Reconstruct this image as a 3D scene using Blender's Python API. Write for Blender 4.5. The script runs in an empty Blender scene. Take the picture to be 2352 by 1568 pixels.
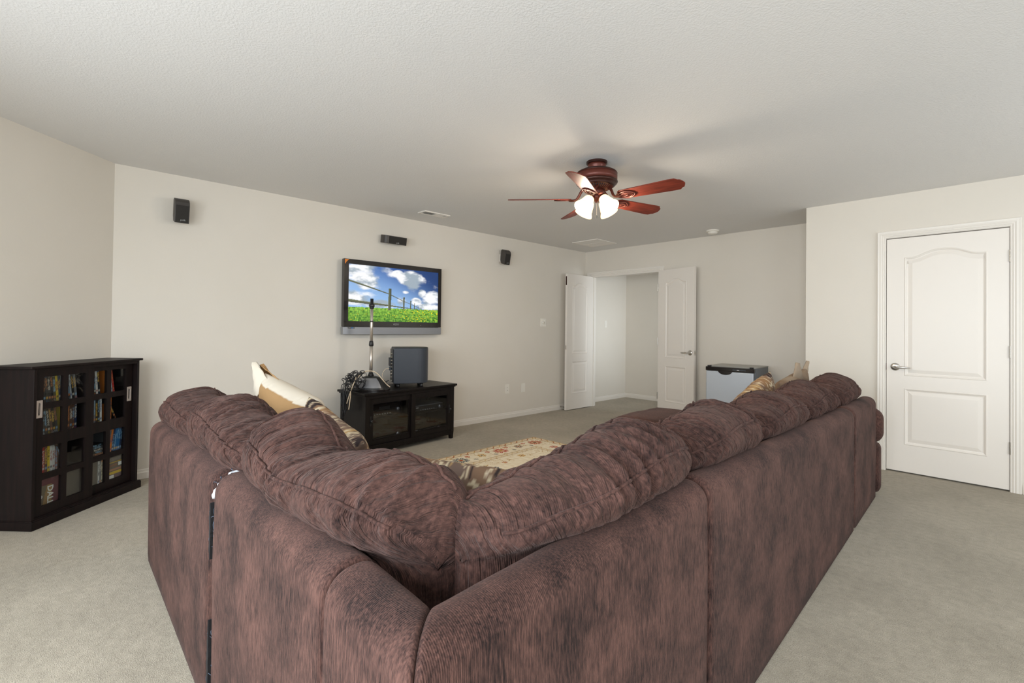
import bpy, bmesh, math, random
from math import sin, cos, pi, radians, sqrt, exp
from mathutils import Vector, Matrix, noise
SC = bpy.context.scene
COL = SC.collection
RND = random.Random(7)

# ------------------------------------------------------------------ camera
cam_data = bpy.data.cameras.new('camera')
cam = bpy.data.objects.new('camera', cam_data)
COL.objects.link(cam)
SC.camera = cam
cam_data.sensor_width = 36.0
cam_data.sensor_fit = 'HORIZONTAL'
cam_data.lens = 16.8166
cam_data.shift_y = -0.01838
cam_data.clip_start = 0.03
F_ = Vector((-0.72497411, 0.6886862, 0.01112903))
R_ = Vector((0.68877611, 0.72487693, 0.01187045))
U_ = Vector((-1.07837118e-04, -1.62711769e-02, 9.99867610e-01))
M_ = Matrix.Identity(4)
for i in range(3):
    M_[i][0], M_[i][1], M_[i][2] = R_[i], U_[i], -F_[i]
M_[2][3] = 1.2196
cam.matrix_world = M_

# ------------------------------------------------------------------ world, daylight, exposure
world = bpy.data.worlds.new('daylight_sky')
SC.world = world
world.use_nodes = True
bgn = world.node_tree.nodes['Background']
bgn.inputs['Color'].default_value = (0.86, 0.93, 1.0, 1)
bgn.inputs['Strength'].default_value = 1.0


def area(name, loc, target, sx, sy, watts, color):
    d = bpy.data.lights.new(name, 'AREA')
    d.shape = 'RECTANGLE'
    d.size, d.size_y, d.energy, d.color = sx, sy, watts, color
    o = bpy.data.objects.new(name, d)
    COL.objects.link(o)
    o.location = loc
    o.rotation_euler = (Vector(target) - Vector(loc)).to_track_quat('-Z', 'Y').to_euler()
    return o


# daylight that enters by the two windows in the wall behind the camera
area('daylight_window_1', (-1.95, -1.50, 1.30), (-1.75, 1.6, -0.4), 1.7, 1.4, 70, (0.915, 0.962, 1.0))
area('daylight_window_2', (0.25, -1.50, 1.30), (0.05, 1.6, -0.2), 1.7, 1.4, 135, (0.915, 0.962, 1.0))
area('fill_lamp_3', (2.10, 0.6, 1.30), (-5.0, 1.0, 0.2), 1.7, 1.4, 30, (0.915, 0.962, 1.0))  # fill lamp added to brighten the disc cabinet front and television wall
area('fill_lamp_4', (-1.93, 6.85, 1.45), (-5.0, 6.6, 1.2), 0.7, 1.2, 8.5, (0.915, 0.962, 1.0)).data.spread = radians(70)  # lamp added to brighten the left wall of the hallway
area('fill_lamp_5', (2.10, 3.7, 1.30), (-4.0, 3.9, 0.0), 1.5, 1.4, 36, (0.915, 0.962, 1.0))  # fill lamp added to lift the far end of the room
SC.view_settings.view_transform = 'Standard'
SC.view_settings.look = 'None'
SC.view_settings.gamma = 1.0
SC.view_settings.use_curve_mapping = False
SC.view_settings.exposure = 0.18
SC.cycles.use_denoising = True
SC.cycles.max_bounces = 10
SC.cycles.diffuse_bounces = 6
SC.cycles.glossy_bounces = 4
SC.cycles.transparent_max_bounces = 12
SC.cycles.sample_clamp_indirect = 8.0
SC.cycles.caustics_reflective = False
SC.cycles.caustics_refractive = False


# ------------------------------------------------------------------ colours and materials
def lin(*c):
    out = []
    for v in c:
        v = v / 255.0
        out.append(v / 12.92 if v <= 0.04045 else ((v + 0.055) / 1.055) ** 2.4)
    return tuple(out) + (1.0,)


class NT:
    """small helper around a node tree"""
    def __init__(self, name):
        self.m = bpy.data.materials.new(name)
        self.m.use_nodes = True
        self.t = self.m.node_tree
        self.b = self.t.nodes['Principled BSDF']

    def n(self, kind, **kw):
        nd = self.t.nodes.new('ShaderNode' + kind)
        for k, v in kw.items():
            if k in nd.inputs:
                nd.inputs[k].default_value = v
            else:
                setattr(nd, k, v)
        return nd

    def l(self, a, b):
        self.t.links.new(a, b)

    def coords(self, scale=(1, 1, 1), out='Object'):
        tc = self.n('TexCoord')
        mp = self.n('Mapping')
        mp.inputs['Scale'].default_value = scale
        self.l(tc.outputs[out], mp.inputs['Vector'])
        return mp.outputs['Vector']

    def noise(self, vec, scale, detail=3.0, rough=0.55):
        nd = self.n('TexNoise')
        nd.inputs['Scale'].default_value = scale
        nd.inputs['Detail'].default_value = detail
        nd.inputs['Roughness'].default_value = rough
        self.l(vec, nd.inputs['Vector'])
        return nd.outputs[0]

    def ramp(self, fac, stops):
        r = self.n('ValToRGB')
        e = r.color_ramp.elements
        while len(e) < len(stops):
            e.new(0.5)
        for i, (p, c) in enumerate(stops):
            e[i].position = p
            e[i].color = c
        self.l(fac, r.inputs[0])
        return r.outputs[0]

    def mix(self, fac, a, b, mode='MIX'):
        mx = self.n('MixRGB', blend_type=mode)
        for s, v in ((0, fac), (1, a), (2, b)):
            if hasattr(v, 'is_linked'):
                self.l(v, mx.inputs[s])
            else:
                mx.inputs[s].default_value = v
        return mx.outputs[0]

    def bump(self, height, strength, dist, prev=None):
        bp = self.n('Bump')
        bp.inputs['Strength'].default_value = strength
        bp.inputs['Distance'].default_value = dist
        self.l(height, bp.inputs['Height'])
        if prev is not None:
            self.l(prev, bp.inputs['Normal'])
        return bp.outputs[0]


def plain(name, col, rough=0.5, metal=0.0, spec=0.5, bump=None, emit=None, coat=0.0):
    k = NT(name)
    k.b.inputs['Base Color'].default_value = col
    k.b.inputs['Roughness'].default_value = rough
    k.b.inputs['Metallic'].default_value = metal
    k.b.inputs['Specular IOR Level'].default_value = spec
    k.b.inputs['Coat Weight'].default_value = coat
    if bump:
        h = k.noise(k.coords(), bump[0], 3)
        k.l(k.bump(h, bump[1], bump[2]), k.b.inputs['Normal'])
    if emit:
        k.b.inputs['Emission Color'].default_value = emit[0]
        k.b.inputs['Emission Strength'].default_value = emit[1]
    return k.m


def m_wall():
    k = NT('wall_paint')
    v = k.coords()
    big = k.noise(v, 0.9, 3)
    k.l(k.ramp(big, [(0.3, lin(219, 213, 203)), (0.7, lin(224, 218, 209))]), k.b.inputs['Base Color'])
    k.b.inputs['Roughness'].default_value = 0.75
    k.b.inputs['Specular IOR Level'].default_value = 0.25
    h = k.noise(v, 90, 4, 0.6)
    k.l(k.bump(h, 0.12, 0.004), k.b.inputs['Normal'])
    return k.m


def m_ceiling():
    k = NT('textured_ceiling')
    v = k.coords()
    k.b.inputs['Base Color'].default_value = lin(228, 227, 226)
    k.b.inputs['Roughness'].default_value = 0.9
    k.b.inputs['Specular IOR Level'].default_value = 0.1
    a = k.noise(v, 95, 5, 0.62)
    r = k.ramp(a, [(0.40, (0, 0, 0, 1)), (0.62, (1, 1, 1, 1))])
    b = k.noise(v, 150, 2)
    n1 = k.bump(r, 0.26, 0.004)
    k.l(k.bump(b, 0.18, 0.003, n1), k.b.inputs['Normal'])
    return k.m


def m_carpet():
    k = NT('carpet')
    v = k.coords()
    fine = k.noise(v, 260, 3, 0.7)
    mid = k.noise(v, 26, 4, 0.6)
    big = k.noise(v, 1.6, 4, 0.6)
    c1 = k.ramp(fine, [(0.28, lin(140, 130, 113)), (0.72, lin(206, 196, 178))])
    c2 = k.ramp(mid, [(0.25, (0.82, 0.81, 0.79, 1)), (0.75, (1.1, 1.1, 1.1, 1))])
    c3 = k.ramp(big, [(0.35, (0.86, 0.855, 0.84, 1)), (0.65, (1.06, 1.06, 1.06, 1))])
    k.l(k.mix(1.0, k.mix(1.0, c1, c2, 'MULTIPLY'), c3, 'MULTIPLY'), k.b.inputs['Base Color'])
    k.b.inputs['Roughness'].default_value = 1.0
    k.b.inputs['Specular IOR Level'].default_value = 0.05
    k.b.inputs['Sheen Weight'].default_value = 0.25
    n1 = k.bump(fine, 0.9, 0.006)
    k.l(k.bump(mid, 0.5, 0.01, n1), k.b.inputs['Normal'])
    return k.m


def m_chenille(name, axis=0, dark=lin(29, 20, 20), light=lin(97, 69, 62), streak=(230, 230, 34), rib=78.0, attr=False):
    """ribbed chenille: ribs across local x, nap streaks along the rib"""
    k = NT(name)
    v = k.coords()
    vs = k.coords(streak)
    st = k.noise(vs, 1.0, 4, 0.65)
    bl = k.noise(v, 5.0, 5, 0.65)
    fine = k.noise(k.coords((420, 420, 140)), 1.0, 2)
    mx = k.mix(0.5 if not attr else 0.4, st, bl)
    f = k.ramp(mx, [(0.40 if not attr else 0.34, (0, 0, 0, 1)), (0.62 if not attr else 0.66, (1, 1, 1, 1))])
    f2 = k.mix(0.25, f, fine)
    c = k.ramp(f2, [(0.12, dark), (0.5, tuple((a * 0.55 + b * 0.45) for a, b in zip(dark, light))), (0.9, light)])
    k.l(c, k.b.inputs['Base Color'])
    k.b.inputs['Roughness'].default_value = 0.85
    k.b.inputs['Specular IOR Level'].default_value = 0.15
    k.b.inputs['Sheen Weight'].default_value = 0.12
    k.b.inputs['Sheen Roughness'].default_value = 0.4
    k.b.inputs['Sheen Tint'].default_value = lin(235, 205, 198)
    wv = k.n('TexWave', wave_type='BANDS', bands_direction='XYZ'[axis])
    wv.inputs['Scale'].default_value = rib
    wv.inputs['Distortion'].default_value = 1.2
    wv.inputs['Detail'].default_value = 2.0
    wv.inputs['Detail Scale'].default_value = 3.0
    if attr:
        ra = k.n('Attribute', attribute_name='rib')
        cx = k.n('CombineXYZ')
        k.l(ra.outputs['Fac'], cx.inputs[0])
        sx = k.n('SeparateXYZ')
        k.l(v, sx.inputs[0])
        k.l(sx.outputs[1], cx.inputs[1])
        k.l(sx.outputs[2], cx.inputs[2])
        k.l(cx.outputs[0], wv.inputs['Vector'])
    else:
        k.l(v, wv.inputs['Vector'])
    n1 = k.bump(wv.outputs[1], 0.35, 0.003)
    n2 = k.bump(fine, 0.35, 0.002, n1)
    if attr:
        mp = k.n('Mapping')
        mp.inputs['Scale'].default_value = (42, 5, 5)
        k.l(cx.outputs[0], mp.inputs['Vector'])
        cr = k.noise(mp.outputs['Vector'], 1.0, 3, 0.55)
        crr = k.ramp(cr, [(0.36, (0, 0, 0, 1)), (0.52, (1, 1, 1, 1))])
        n2 = k.bump(crr, 0.85, 0.009, n2)
    k.l(k.bump(st, 0.25, 0.006, n2), k.b.inputs['Normal'])
    return k.m


def m_darkwood(name, a=lin(14, 10, 11), b=lin(32, 20, 19), rough=0.5, scale=(14, 14, 1.2)):
    k = NT(name)
    g = k.noise(k.coords(scale), 3.0, 5, 0.6)
    k.l(k.ramp(g, [(0.3, a), (0.75, b)]), k.b.inputs['Base Color'])
    k.b.inputs['Roughness'].default_value = rough
    k.b.inputs['Specular IOR Level'].default_value = 0.22
    k.l(k.bump(g, 0.06, 0.002), k.b.inputs['Normal'])
    return k.m


def m_doorpaint():
    k = NT('white_door_paint')
    g = k.noise(k.coords((70, 70, 2.2)), 1.0, 4, 0.6)
    k.b.inputs['Base Color'].default_value = lin(232, 226, 219)
    k.b.inputs['Roughness'].default_value = 0.42
    k.l(k.bump(g, 0.10, 0.0015), k.b.inputs['Normal'])
    return k.m


def m_attr(name, rough=0.6, emit=0.0, spec=0.3, bump=None, sheen=0.0):
    k = NT(name)
    at = k.n('VertexColor', layer_name='Col')
    if emit:
        k.b.inputs['Base Color'].default_value = (0.01, 0.01, 0.01, 1)
        k.l(at.outputs[0], k.b.inputs['Emission Color'])
        k.b.inputs['Emission Strength'].default_value = emit
    else:
        k.l(at.outputs[0], k.b.inputs['Base Color'])
    k.b.inputs['Roughness'].default_value = rough
    k.b.inputs['Specular IOR Level'].default_value = spec
    k.b.inputs['Sheen Weight'].default_value = sheen
    if bump:
        h = k.noise(k.coords(), bump[0], 2)
        k.l(k.bump(h, bump[1], bump[2]), k.b.inputs['Normal'])
    return k.m


def m_glass(name, tint=(0.93, 0.95, 0.95, 1), gloss_rough=0.02):
    m = bpy.data.materials.new(name)
    m.use_nodes = True
    t = m.node_tree
    t.nodes.clear()
    out = t.nodes.new('ShaderNodeOutputMaterial')
    mix = t.nodes.new('ShaderNodeMixShader')
    tr = t.nodes.new('ShaderNodeBsdfTransparent')
    tr.inputs[0].default_value = tint
    gl = t.nodes.new('ShaderNodeBsdfGlossy')
    gl.inputs['Roughness'].default_value = gloss_rough
    fr = t.nodes.new('ShaderNodeFresnel')
    ge = t.nodes.new('ShaderNodeNewGeometry')
    ma = t.nodes.new('ShaderNodeMath')
    ma.operation = 'MULTIPLY_ADD'
    ma.inputs[1].default_value = 1 / 1.5 - 1.5
    ma.inputs[2].default_value = 1.5
    t.links.new(ge.outputs['Backfacing'], ma.inputs[0])
    t.links.new(ma.outputs[0], fr.inputs[0])
    t.links.new(fr.outputs[0], mix.inputs[0])
    t.links.new(tr.outputs[0], mix.inputs[1])
    t.links.new(gl.outputs[0], mix.inputs[2])
    t.links.new(mix.outputs[0], out.inputs[0])
    return m


def m_shade_glass():
    k = NT('frosted_lamp_glass')
    k.b.inputs['Base Color'].default_value = lin(250, 238, 215)
    k.b.inputs['Roughness'].default_value = 0.5
    k.b.inputs['Emission Color'].default_value = (1.0, 0.72, 0.37, 1)
    k.b.inputs['Emission Strength'].default_value = 1.35
    return k.m


def m_blade():
    k = NT('cherry_blade_wood')
    g = k.noise(k.coords((5, 60, 60)), 1.0, 5, 0.6)
    k.l(k.ramp(g, [(0.3, lin(74, 24, 16)), (0.7, lin(128, 52, 36))]), k.b.inputs['Base Color'])
    k.b.inputs['Roughness'].default_value = 0.5
    k.b.inputs['Specular IOR Level'].default_value = 0.3
    return k.m


M = dict(
    wall=m_wall(), ceiling=m_ceiling(), carpet=m_carpet(),
    trim=plain('white_trim_paint', lin(231, 226, 219), 0.4),
    door=m_doorpaint(),
    sofa=m_chenille('brown_chenille'),
    cush=m_chenille('brown_chenille_cushion', streak=(150, 60, 60), rib=66.0, attr=True),
    cabwood=m_darkwood('espresso_wood'),
    standwood=m_darkwood('black_brown_wood', lin(15, 12, 12), lin(30, 25, 24), 0.36),
    dark=plain('dark_interior', lin(30, 27, 26), 0.7),
    black=plain('black_plastic', lin(26, 26, 28), 0.42, bump=(300, 0.1, 0.001)),
    gloss=plain('gloss_black_bezel', lin(34, 30, 29), 0.12, spec=0.6),
    spk=plain('charcoal_speaker', lin(62, 58, 55), 0.5, bump=(260, 0.15, 0.001)),
    spkfront=plain('speaker_grille_cloth', lin(38, 35, 32), 0.8, bump=(500, 0.3, 0.001)),
    sub=plain('slate_blue_black_vinyl', lin(52, 58, 68), 0.42, bump=(400, 0.15, 0.001)),
    satin=plain('satin_nickel', lin(196, 184, 176), 0.45, 0.35),
    chrome=plain('brushed_nickel', lin(200, 196, 190), 0.28, 1.0),
    pole=plain('satin_chrome', lin(205, 198, 190), 0.36, 0.85),
    silver=plain('silver_plastic', lin(150, 152, 158), 0.32, 0.6),
    steel=plain('brushed_steel_door', lin(186, 192, 200), 0.45, 0.45),
    fridge=plain('slate_grey_enamel', lin(98, 104, 112), 0.4),
    fridgetop=plain('grey_fridge_top', lin(150, 148, 142), 0.35),
    glass=m_glass('clear_glass'),
    dimglass=m_glass('smoked_glass', (0.82, 0.84, 0.86, 1)),
    plate=plain('white_plastic', lin(236, 232, 224), 0.35),
    bronze=plain('oiled_bronze', lin(66, 40, 34), 0.35, 0.65),
    motor=plain('red_brown_metal', lin(98, 48, 38), 0.38, 0.35),
    blade=m_blade(),
    lampglass=m_shade_glass(),
    bulb=plain('lit_bulb', (1, 1, 1, 1), emit=((1.0, 0.82, 0.55, 1), 12.0)),
    clear=m_glass('clear_crystal'),
    white=plain('white_print', lin(232, 232, 228), 0.5),
    greyprint=plain('grey_print', lin(160, 160, 160), 0.5),
    blueprint=plain('blue_print', lin(40, 120, 200), 0.5),
    orange=plain('orange_sticker', lin(214, 122, 24), 0.5),
    batting=plain('white_batting', lin(196, 200, 208), 1.0, bump=(60, 0.6, 0.01)),
    lining=plain('black_lining', lin(20, 19, 22), 0.95),
    thread=plain('frayed_thread', lin(70, 78, 92), 0.9),
    cable=plain('black_cable', lin(28, 30, 34), 0.4),
    cream=plain('cream_cable', lin(214, 196, 170), 0.5),
    tan=plain('tan_suede', lin(166, 132, 92), 0.9, bump=(40, 0.3, 0.004), spec=0.1),
    creamcloth=plain('cream_cloth', lin(204, 195, 180), 0.9, bump=(50, 0.3, 0.004), spec=0.1),
    taupe=plain('taupe_suede', lin(150, 134, 116), 0.85, bump=(30, 0.3, 0.004), spec=0.15),
    print_=m_attr('printed_card', 0.45, 0.0, 0.4),
    rug=m_attr('woven_rug', 0.95, 0.0, 0.05, (300, 0.6, 0.004), 0.0),
    floral=m_attr('printed_cloth', 0.9, 0.0, 0.1, (180, 0.3, 0.002), 0.0),
    screen=m_attr('tv_picture', 0.25, 0.92, 0.4),
)


# ------------------------------------------------------------------ mesh helpers
def link(name, me, mat, parent=None, smooth=False):
    o = bpy.data.objects.new(name, me)
    COL.objects.link(o)
    if mat is not None and not me.materials:
        me.materials.append(M[mat] if isinstance(mat, str) else mat)
    if parent is not None:
        o.parent = parent
    if smooth:
        me.polygons.foreach_set('use_smooth', [True] * len(me.polygons))
    return o


class MB:
    def __init__(self):
        self.v, self.f = [], []

    def add(self, vs, fs):
        o = len(self.v)
        self.v += [tuple(x) for x in vs]
        self.f += [tuple(i + o for i in q) for q in fs]
        return self

    def box(self, x0, x1, y0, y1, z0, z1, mtx=None):
        vs = [Vector((x, y, z)) for z in (z0, z1) for y in (y0, y1) for x in (x0, x1)]
        if mtx is not None:
            vs = [mtx @ q for q in vs]
        return self.add(vs, [(0, 2, 3, 1), (4, 5, 7, 6), (0, 1, 5, 4), (2, 6, 7, 3), (0, 4, 6, 2), (1, 3, 7, 5)])

    def prism(self, pts, h0, h1, axis='z', mtx=None):
        n = len(pts)
        def mk(a, b, h):
            return {'z': (a, b, h), 'x': (h, a, b), 'y': (a, h, b)}[axis]
        vs = [Vector(mk(a, b, h0)) for a, b in pts] + [Vector(mk(a, b, h1)) for a, b in pts]
        if mtx is not None:
            vs = [mtx @ q for q in vs]
        fs = [tuple(range(n - 1, -1, -1)), tuple(range(n, 2 * n))]
        fs += [(i, (i + 1) % n, n + (i + 1) % n, n + i) for i in range(n)]
        return self.add(vs, fs)

    def lathe(self, prof, seg=24, mtx=None, cap=True):
        n = len(prof)
        vs = []
        for r, z in prof:
            for k in range(seg):
                a = 2 * pi * k / seg
                vs.append(Vector((r * cos(a), r * sin(a), z)))
        if mtx is not None:
            vs = [mtx @ q for q in vs]
        fs = []
        for i in range(n - 1):
            for k in range(seg):
                k2 = (k + 1) % seg
                fs.append((i * seg + k, i * seg + k2, (i + 1) * seg + k2, (i + 1) * seg + k))
        if cap:
            fs.append(tuple(range(seg - 1, -1, -1)))
            fs.append(tuple((n - 1) * seg + k for k in range(seg)))
        return self.add(vs, fs)

    def tube(self, pts, r, seg=8, cap=True):
        pts = [Vector(q) for q in pts]
        n = len(pts)
        up = Vector((0, 0, 1))
        vs, fs = [], []
        prevx = None
        for i, q in enumerate(pts):
            t = (pts[min(i + 1, n - 1)] - pts[max(i - 1, 0)])
            if t.length < 1e-9:
                t = Vector((0, 0, 1))
            t.normalize()
            if prevx is None:
                x = t.cross(up)
                if x.length < 1e-4:
                    x = t.cross(Vector((1, 0, 0)))
            else:
                x = prevx - t * prevx.dot(t)
            x.normalize()
            prevx = x
            y = t.cross(x)
            rr = r[i] if isinstance(r, (list, tuple)) else r
            for k in range(seg):
                a = 2 * pi * k / seg
                vs.append(q + x * (rr * cos(a)) + y * (rr * sin(a)))
        for i in range(n - 1):
            for k in range(seg):
                k2 = (k + 1) % seg
                fs.append((i * seg + k, i * seg + k2, (i + 1) * seg + k2, (i + 1) * seg + k))
        if cap:
            fs.append(tuple(range(seg - 1, -1, -1)))
            fs.append(tuple((n - 1) * seg + k for k in range(seg)))
        return self.add(vs, fs)

    def mesh(self, name, bevel=0.0, segs=2):
        me = bpy.data.meshes.new(name)
        me.from_pydata(self.v, [], self.f)
        bm = bmesh.new()
        bm.from_mesh(me)
        bmesh.ops.recalc_face_normals(bm, faces=bm.faces)
        if bevel:
            es = [e for e in bm.edges if len(e.link_faces) == 2 and e.calc_face_angle(0) > 0.6]
            bmesh.ops.bevel(bm, geom=es, offset=bevel, segments=segs, affect='EDGES', clamp_overlap=True, profile=0.5)
        bm.to_mesh(me)
        bm.free()
        return me

    def build(self, name, mat, parent=None, bevel=0.0, smooth=False, segs=2):
        return link(name, self.mesh(name, bevel, segs), mat, parent, smooth)


def tag(o, label, cat, group=None):
    o['label'] = label
    o['category'] = cat
    if group:
        o['group'] = group
    return o


def thing(name, label, cat, loc=(0, 0, 0), rz=0.0, group=None):
    o = bpy.data.objects.new(name, None)
    COL.objects.link(o)
    o.empty_display_size = 0.05
    o.location = loc
    o.rotation_euler = (0, 0, rz)
    return tag(o, label, cat, group)


def struct(o):
    o['kind'] = 'structure'
    return o


def text(name, body, size, mat, parent, mtx, depth=0.0006, align='CENTER', bold=0.0):
    c = bpy.data.curves.new(name, 'FONT')
    c.body = body
    c.size = size
    c.extrude = depth
    c.offset = bold
    c.align_x = align
    c.align_y = 'CENTER'
    c.resolution_u = 2
    t = bpy.data.objects.new(name, c)
    COL.objects.link(t)
    dg = bpy.context.evaluated_depsgraph_get()
    me = bpy.data.meshes.new_from_object(t.evaluated_get(dg))
    bpy.data.objects.remove(t)
    me.transform(mtx)
    me.materials.clear()
    return link(name, me, mat, parent)


def frame3(origin, xdir, ydir):
    x = Vector(xdir).normalized()
    y = Vector(ydir)
    y = (y - x * x.dot(y)).normalized()
    z = x.cross(y)
    m = Matrix.Identity(4)
    for i in range(3):
        m[i][0], m[i][1], m[i][2], m[i][3] = x[i], y[i], z[i], origin[i]
    return m


def catmull(pts, n, closed=False):
    P = [Vector(q) for q in pts]
    m = len(P)
    out = []
    segs = m if closed else m - 1
    dense = []
    for i in range(segs):
        p0 = P[(i - 1) % m] if closed or i > 0 else P[0]
        p1 = P[i]
        p2 = P[(i + 1) % m]
        p3 = P[(i + 2) % m] if closed or i + 2 < m else P[m - 1]
        for k in range(16):
            t = k / 16
            dense.append(0.5 * ((2 * p1) + (p2 - p0) * t + (2 * p0 - 5 * p1 + 4 * p2 - p3) * t * t + (3 * p1 - p0 - 3 * p2 + p3) * t ** 3))
    dense.append(P[0] if closed else P[-1])
    L = [0.0]
    for a, b in zip(dense, dense[1:]):
        L.append(L[-1] + (b - a).length)
    j = 0
    for k in range(n):
        s = L[-1] * k / (n if closed else n - 1)
        while j < len(L) - 2 and L[j + 1] < s:
            j += 1
        d = L[j + 1] - L[j]
        t = 0 if d < 1e-12 else (s - L[j]) / d
        out.append(dense[j].lerp(dense[j + 1], min(max(t, 0), 1)))
    return out


def lerp_list(lst, s):
    if s <= lst[0][0]:
        return lst[0][1]
    for (a, va), (b, vb) in zip(lst, lst[1:]):
        if s <= b:
            t = (s - a) / (b - a)
            t = t * t * (3 - 2 * t)
            return va + (vb - va) * t
    return lst[-1][1]


# ------------------------------------------------------------------ room shell
H = 2.44
XT, YB, YC, XC = -4.739, 6.108, 5.355, -1.426
YF, XR = -1.40, 2.0
WT = 0.12
AX0, AY0 = -4.739, 0.298
AD = Vector((0.7187, -0.6953))
tt = (AY0 - YF) / 0.6953
AX1, AY1 = AX0 + AD.x * tt, YF

struct(MB().box(-5.2, 2.2, -1.6, 7.7, -0.06, 0.0).build('floor', 'carpet'))
struct(MB().box(-5.2, 2.2, -1.6, 7.7, H, H + 0.06).build('ceiling', 'ceiling'))
struct(MB().box(XT - WT, XT, AY0 - 0.05, YB + WT, 0, H).build('wall_left', 'wall'))
struct(MB().prism([(AX0, AY0), (AX1, AY1), (AX1 - 0.085, AY1 - 0.085), (AX0 - 0.085, AY0 - 0.085)], 0, H).build('wall_left_angled', 'wall'))
DX0, DX1, DZ = -4.63, -3.43, 2.05          # double doorway
b = MB()
b.box(XT, DX0, YB, YB + WT, 0, H).box(DX1, XC + 0.1, YB, YB + WT, 0, H).box(DX0, DX1, YB, YB + WT, DZ, H)
struct(b.build('wall_back', 'wall'))
CX0, CX1, CZ = -0.80, -0.024, 2.06          # single door in the closet wall
b = MB()
b.box(XC, CX0, YC, YC + WT, 0, H).box(CX1, XR, YC, YC + WT, 0, H).box(CX0, CX1, YC, YC + WT, CZ, H)
struct(b.build('wall_back_closet', 'wall'))
struct(MB().box(XC, XC + WT, YC + WT, YB, 0, H).build('wall_closet_side', 'wall'))
WZ0, WZ1 = 0.60, 2.00


def window(name, p, q):
    """sliding window in an opening from p to q (floor plan), room on the left of p->q; opening WZ0..WZ1"""
    p, q = Vector(p), Vector(q)
    L = (q - p).length
    fr = MB()
    y0, y1 = -.09, -.03
    fr.box(0, .05, y0, y1, WZ0, WZ1).box(L - .05, L, y0, y1, WZ0, WZ1).box(.05, L - .05, y0, y1, WZ0, WZ0 + .05).box(.05, L - .05, y0, y1, WZ1 - .05, WZ1)
    fr.box(L / 2 - .025, L / 2 + .025, y0, y1, WZ0 + .05, WZ1 - .05)
    w = struct(fr.build(name, 'trim'))
    w.location = (p.x, p.y, 0)
    w.rotation_euler = (0, 0, math.atan2(q.y - p.y, q.x - p.x))
    for x0, x1 in ((.05, L / 2 - .025), (L / 2 + .025, L - .05)):
        MB().box(x0, x1, -.063, -.057, WZ0 + .05, WZ1 - .05).build('window_pane', 'glass', w)
    MB().box(-.04, L + .04, -.02, .05, WZ0 - .03, WZ0).build('window_sill', 'trim', w, 0.005)


def holed_wall(name, p, q, holes):
    """wall from p to q, room on the left, thickness outward (right); holes = (start, end) distances"""
    p, q = Vector(p), Vector(q)
    L = (q - p).length
    b = MB()
    x = 0.0
    for h0, h1 in holes:
        b.box(x, h0, -WT, 0, 0, H)
        b.box(h0, h1, -WT, 0, 0, WZ0).box(h0, h1, -WT, 0, WZ1, H)
        x = h1
    b.box(x, L, -WT, 0, 0, H)
    o = struct(b.build(name, 'wall'))
    o.location = (p.x, p.y, 0)
    o.rotation_euler = (0, 0, math.atan2(q.y - p.y, q.x - p.x))


W0 = AX1 - 0.1
holed_wall('wall_front', (W0, YF), (XR, YF), ((-2.8 - W0, -1.1 - W0), (-.6 - W0, 1.1 - W0)))
window('window_1', (-2.8, YF), (-1.1, YF))
window('window_2', (-.6, YF), (1.1, YF))
holed_wall('wall_right', (XR, YF - WT), (XR, YC + WT), ((1.27, 2.97), (4.47, 5.97)))
window('added_window_3', (XR, YF - WT + 1.27), (XR, YF - WT + 2.97))  # unseen window, made up as the opening for the cabinet fill lamp
window('added_window_5', (XR, YF - WT + 4.47), (XR, YF - WT + 5.97))  # unseen window, made up for the lamp that lifts the far end
# hallway beyond the double doors
HX, HY = -4.85, 7.445
struct(MB().box(HX - WT, HX, YB + WT, HY + WT, 0, H).build('wall_hall_left', 'wall'))
struct(MB().box(HX, -1.9, HY, HY + WT, 0, H).build('wall_hall_back', 'wall'))
holed_wall('wall_hall_right', (-2.0, YB + WT), (-2.0, HY), ((.22, 1.02),))
window('added_window_4', (-2.0, YB + WT + .22), (-2.0, YB + WT + 1.02))  # unseen window, made up so the added hall lamp can shine in


def baseboard(name, p, q, h=0.075, t=0.012):
    """a board with an eased top from p to q, the room on its left hand"""
    p, q = Vector(p), Vector(q)
    L = (q - p).length
    ang = math.atan2(q.y - p.y, q.x - p.x)
    prof = [(0, 0), (t, 0), (t, h * 0.62), (t * .7, h * .74), (t * .62, h * .92), (t * .3, h), (0, h)]
    o = MB().prism(prof, 0, L, 'x').build(name, 'trim')
    o.location = (p.x, p.y, 0)
    o.rotation_euler = (0, 0, ang)
    return struct(o)


baseboard('baseboard_left', (XT, YB), (XT, AY0))
baseboard('baseboard_left_angled', (AX0, AY0), (AX1, AY1))
baseboard('baseboard_back', (XC, YB), (DX1 + .066, YB))
baseboard('baseboard_back_closet_near', (XR, YC), (CX1 + .066, YC))
baseboard('baseboard_back_closet_far', (CX0 - .066, YC), (XC, YC))
baseboard('baseboard_right', (XR, YF), (XR, YC))
baseboard('baseboard_front', (AX1, YF), (XR, YF))
baseboard('baseboard_hall_left', (HX, HY), (HX, YB + WT))
baseboard('baseboard_hall_back', (-2.0, HY), (HX, HY))


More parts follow.
